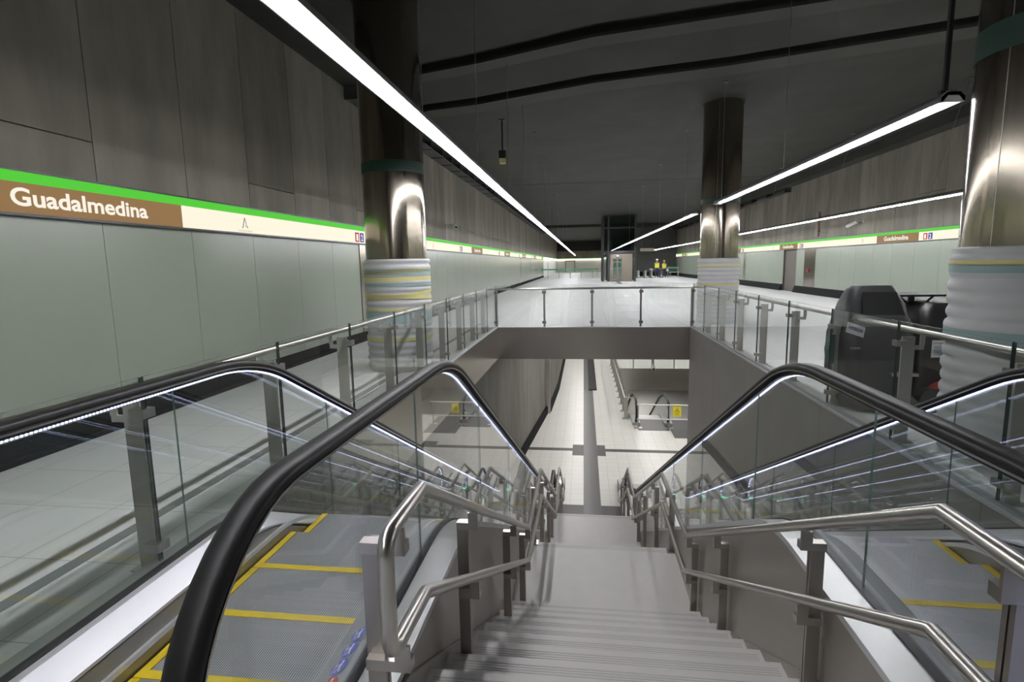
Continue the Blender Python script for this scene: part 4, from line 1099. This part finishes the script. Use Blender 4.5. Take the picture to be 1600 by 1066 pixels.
for x in (7.82, 8.76):
    m = MB(); m.box(x - 0.03, x + 0.03, 53.46, 53.54, 0, 1.0); part(m, 'post', M['steel'], t)
gl = ['slim ticket gate beside the lift, leftmost of the row', 'slim ticket gate second from the lift', 'slim ticket gate with a white top, third from the lift', 'slim ticket gate hidden between the two workers']
for i, (x, lab) in enumerate(zip((5.16, 5.80, 6.38, 7.28), gl)):
    t = thing('ticket_gate', lab, 'ticket gate', (x, 54, 0), 'ticket gates')
    arch = []
    for k in range(9):
        a_ = math.pi * k / 8; arch.append((x + 0.09 * math.cos(math.pi - a_), 0.74 + 0.11 * math.sin(a_)))
    m = MB(); m.prism([(x - 0.09, 0.0)] + arch + [(x + 0.09, 0.0)], 'y', 53.6, 54.9); part(m, 'body', M['steel'], t)
    m = MB(); m.prism([(p[0] + (p[0] - x) * 0.1, p[1] + 0.01) for p in arch] + [(x + 0.09, 0.70), (x - 0.09, 0.70)], 'y', 53.58, 54.92); part(m, 'top_cover', M['white'] if i == 2 else M['plastic'], t)
    m = MB(); m.box(x + 0.0, x + 0.06, 53.57, 53.6, 0.13, 0.2); part(m, 'indicator', M['led_green'], t)
    m = MB(); m.box(x - 0.2, x + 0.2, 53.5, 55.0, 0, 0.03); part(m, 'base', M['dark_stone'], t)
t = thing('hanging_sign', 'tan rectangular sign hanging from two rods above the ticket gates', 'sign', (6.05, 54.5, 2.5))
m = MB(); m.box(5.36, 6.68, 54.46, 54.54, 2.5, 2.8); part(m, 'board', M['tan_board'], t)
for x in (5.55, 6.5):
    m = MB(); m.tube([(x, 54.5, 2.8), (x, 54.5, ZC)], 0.02, 8); part(m, 'rod', M['black'], t)
t = thing('metal_bench', 'low pale metal bench against the far dark wall at right', 'bench', (9.0, 57, 0))
m = MB(); m.box(8.5, 9.5, 57.0, 57.4, 0.40, 0.46); part(m, 'seat', M['white'], t)
for x in (8.6, 9.35):
    m = MB(); m.box(x, x + 0.06, 57.05, 57.35, 0, 0.40); part(m, 'leg', M['steel'], t)

# ------------------------------------------------------------------ workers
def skinned(name, verts, edges, radii, mat, parent, rootv=0):
    me = bpy.data.meshes.new(name)
    off = ORIG[parent.name if parent.parent is None else parent.parent.name]
    me.from_pydata([tuple(Vector(v)) for v in verts], edges, [])
    me.materials.append(mat)
    ob = bpy.data.objects.new(name, me); COL.objects.link(ob); ob.parent = parent
    md = ob.modifiers.new('skin', 'SKIN')
    for i, v in enumerate(me.skin_vertices[0].data):
        r = radii[i]; v.radius = r if isinstance(r, tuple) else (r, r); v.use_root = (i == rootv)
    ss = ob.modifiers.new('subdivision', 'SUBSURF'); ss.levels = 1; ss.render_levels = 2
    for p in me.polygons: p.use_smooth = True
    md.use_smooth_shade = True
    return ob
def worker(label, x, y, helmet, h, stride, bag):
    t = thing('person', label, 'person', (x, y, 0), 'workers walking away')
    k = h / 1.75
    V = [(0, 0, .95), (0, -.01, 1.15), (0, 0, 1.36), (0, 0.01, 1.50), (0, .03, 1.60), (0, .03, 1.70),
         (-.19, 0, 1.42), (-.25, .02, 1.14), (-.25, .10, .90), (-.25, .13, .80),
         (.19, 0, 1.42), (.25, .02, 1.14), (.25, .06, .90), (.25, .09, .80),
         (-.09, 0, .90), (-.10, .06 * stride, .50), (-.10, -.02 * stride, .09), (-.10, .10 + -.02 * stride, .04),
         (.09, 0, .90), (.10, .05, .50), (.10, .12 * stride, .09), (.10, .10 + .12 * stride, .04)]
    E_ = [(0, 1), (1, 2), (2, 3), (3, 4), (4, 5), (2, 6), (6, 7), (7, 8), (8, 9), (2, 10), (10, 11), (11, 12), (12, 13), (0, 14), (14, 15), (15, 16), (16, 17), (0, 18), (18, 19), (19, 20), (20, 21)]
    R = [(.15, .11), (.15, .10), (.15, .10), .06, .085, .08, .065, .05, .04, .035, .065, .05, .04, .035, .085, .065, .05, .045, .085, .065, .05, .045]
    sc = lambda L: [(a_[0] * k, a_[1] * k, a_[2] * k) for a_ in L]
    b_ = skinned('body', sc(V), E_, [tuple(q * k for q in r) if isinstance(r, tuple) else r * k for r in R], M['skin'], t)
    skinned('trousers', sc([V[0], (0, 0, 1.02), V[14], V[15], V[16], V[18], V[19], V[20]]), [(0, 1), (0, 2), (2, 3), (3, 4), (0, 5), (5, 6), (6, 7)], [(.16 * k, .12 * k), (.16 * k, .12 * k), .10 * k, .078 * k, .066 * k, .10 * k, .078 * k, .066 * k], M['navy'], t)
    skinned('safety_vest', sc([(0, -.01, 1.18), (0, -.01, .98), (0, 0, 1.38), (0, .01, 1.47), (-.17, 0, 1.42), (.17, 0, 1.42)]), [(0, 1), (0, 2), (2, 3), (2, 4), (2, 5)], [(.235 * k, .16 * k), (.225 * k, .16 * k), (.235 * k, .155 * k), (.10 * k, .10 * k), .10 * k, .10 * k], M['hivis'], t)
    skinned('sleeve', sc([V[6], V[7], V[8]]), [(0, 1), (1, 2)], [.062 * k, .055 * k, .048 * k], M['navy'], t)
    skinned('sleeve', sc([V[10], V[11], V[12]]), [(0, 1), (1, 2)], [.062 * k, .055 * k, .048 * k], M['navy'], t)
    m = MB(); m.lathe([(0.192 * k, 1.07 * k), (0.195 * k, 1.12 * k)], x, y, 20); ob = part(m, 'reflective_band', M['hivis_band'], t); ob.scale = (1, .75, 1)
    m = MB(); m.lathe([(.13 * k, 1.68 * k), (.125 * k, 1.69 * k), (.112 * k, 1.73 * k), (.08 * k, 1.79 * k), (0.001, 1.81 * k)], x, y + 0.03, 20); part(m, 'helmet', M[helmet], t)
    if bag: 
        m = MB(); m.lathe([(0.001, .56), (.08, .58), (.13, .68), (.09, .78), (.03, .84)], x + .30, y + .08, 14); part(m, 'white_bag', M['paper'], t)
    return t
worker('worker in yellow vest and white helmet walking away, left of the pair', 6.66, 52.2, 'helmet_white', 1.70, 1, False)
worker('worker in yellow vest and tan helmet carrying a white bag, right of the pair', 7.42, 53.0, 'helmet_tan', 1.58, -1, True)

# ------------------------------------------------------------------ lower hall things
t = thing('glass_guardrail', 'lower guardrail of steel posts along the left side of the lower escalator opening', 'guardrail', (1.8, 23, ZL))
for i in range(11):
    y = 22.5 + i * 1.2
    m = MB(); m.box(1.66, 1.78, y - 0.03, y + 0.03, ZL, ZL + 0.9); p = part(m, 'post', M['steel'], t)
    m = MB(); m.box(1.58, 1.86, y - 0.1, y + 0.1, ZL, ZL + 0.02); part(m, 'base_plate', M['steel'], p)
m = MB(); m.tube([(1.66, 22.3, ZL + 0.93), (1.66, 34.8, ZL + 0.93)], 0.03, 10).tube([(1.66, 22.3, ZL + 0.93), (2.2, 22.3, ZL + 0.93)], 0.03, 10); part(m, 'handrail', M['steel_tube'], t)
for i in range(10):
    y = 22.5 + i * 1.2
    m = MB(); m.box(1.80, 1.812, y + 0.02, y + 1.18, ZL + 0.05, ZL + 1.0, 0, ('x', 1)); part(m, 'glass_pane', [M['glass'], M['glass_edge']], t)
t = thing('glass_guardrail', 'lower guardrail of glass across the far side of the lower escalator opening', 'guardrail', (3.4, 33.6, ZL))
for i in range(6):
    x = 1.8 + i * 1.2
    m = MB(); m.box(x + .02, x + 1.18, 33.56, 33.575, ZL + .05, ZL + 1.0, 0, ('y', 1)); part(m, 'glass_pane', [M['glass'], M['glass_edge']], t)
    m = MB(); m.box(x - 0.03, x + 0.03, 33.6, 33.66, ZL, ZL + 0.9); part(m, 'post', M['steel'], t)
m = MB(); m.tube([(1.7, 33.7, ZL + .93), (9.0, 33.7, ZL + .93)], 0.03, 10); part(m, 'handrail', M['steel_tube'], t)
t = thing('lower_escalator', 'distant escalator on the lower floor behind the yellow warning board', 'escalator', (2.6, 22.5, ZL))
lp = [(21.7, ZL + 0.95)] + [(22.9 + 0.0, ZL + 0.95)] + [(24.2, ZL + 0.5), (31.5, ZL + 0.5 - 7.3 * SLOPE)]
for x in (2.06, 3.30):
    pts = [(x, 21.9 + 0.45 * math.cos(math.radians(d)), ZL + 0.5 + 0.45 * math.sin(math.radians(d))) for d in range(260, 88, -12)] + [(x, p[0], p[1]) for p in lp[1:]]
    m = MB(); m.sweep(pts, [(-0.04, -0.03), (-0.04, 0.03), (0.04, 0.03), (0.04, -0.03)], up=(1, 0, 0)); part(m, 'handrail', M['rubber'], t)
    gp = [(21.48, ZL + .5), (21.6, ZL + .8), (21.9, ZL + 0.92), (22.9, ZL + 0.92), (24.2, ZL + 0.47), (31.5, ZL + 0.47 - 7.3 * SLOPE), (31.5, ZL - 0.35 - 7.3 * SLOPE), (24.2, ZL - 0.35), (22.9, ZL + 0.1), (21.6, ZL + 0.1)]
    m = MB(); m.prism(gp, 'x', x - 0.006, x + 0.006); part(m, 'balustrade_glass', M['glass'], t)
    m = MB(); m.sweep([(x, 21.5, ZL + .06), (x, 22.9, ZL + 0.06), (x, 24.2, ZL - 0.4), (x, 31.5, ZL - .4 - 7.3 * SLOPE)], [(-0.15, -0.06), (-0.15, 0.06), (0.15, 0.06), (0.15, -0.06)], smooth=False, up=(1, 0, 0)); part(m, 'deck', M['deck_grey'], t)
m = MB(); m.box(2.1, 3.26, 20.9, 22.5, ZL, ZL + 0.012); part(m, 'landing_plate', M['plate_dark'], t)
m = MB(); m.sweep([(2.68, 22.5, ZL + 0.0), (2.68, 23.1, ZL), (2.68, 24.2, ZL - .45), (2.68, 31.5, ZL - .45 - 7.3 * SLOPE)], [(-0.45, -0.05), (-0.45, 0.0), (0.45, 0.0), (0.45, -0.05)], smooth=False, up=(1, 0, 0)); part(m, 'step_band', M['tread'], t)
t = thing('closing_barrier', 'pale tubular barrier closing the lower escalator', 'barrier', (3.1, 21.2, ZL))
m = MB(); m.tube([(2.05, 21.2, ZL + 0.93), (4.6, 21.2, ZL + 0.93)], 0.025, 8).tube([(2.05, 21.2, ZL + 0.36), (4.6, 21.2, ZL + 0.36)], 0.025, 8); part(m, 'rail', M['white'], t)
for x in (2.1, 3.28, 4.5):
    m = MB(); m.tube([(x, 21.2, ZL), (x, 21.2, ZL + 0.95)], 0.025, 8).box(x - .15, x + .15, 21.1, 21.3, ZL, ZL + 0.02); part(m, 'upright', M['steel'], t)
t = thing('warning_board', 'yellow warning board with a black triangle hung on the lower barrier', 'sign', (3.55, 21.15, ZL + 0.5))
m = MB(); m.box(3.40, 3.70, 21.13, 21.15, ZL + 0.50, ZL + 0.88).box(3.42, 3.44, 21.15, 21.23, ZL + 0.86, ZL + .96).box(3.66, 3.68, 21.15, 21.23, ZL + 0.86, ZL + .96); wb = part(m, 'board', M['sign_yellow'], t)
m = MB()
A_, B_, C_ = (3.55, ZL + .85), (3.45, ZL + .67), (3.65, ZL + .67)
cen = (3.55, ZL + .73)
inn = [(cen[0] + (p[0] - cen[0]) * .78, cen[1] + (p[1] - cen[1]) * .78) for p in (A_, B_, C_)]
out = [A_, B_, C_]
for i in range(3):
    j = (i + 1) % 3; m.add([(p[0], 21.127, p[1]) for p in (out[i], out[j], inn[j], inn[i])], [(0, 1, 2, 3)])
m.add([(3.535, 21.127, ZL + .70), (3.565, 21.127, ZL + .70), (3.565, 21.127, ZL + .76), (3.535, 21.127, ZL + .76)], [(0, 1, 2, 3)])
for k in range(3): m.add([(3.47, 21.127, ZL + .56 + k * .03), (3.63, 21.127, ZL + .56 + k * .03), (3.63, 21.127, ZL + .568 + k * .03), (3.47, 21.127, ZL + .568 + k * .03)], [(0, 1, 2, 3)])
part(m, 'triangle_mark', M['ink'], wb)
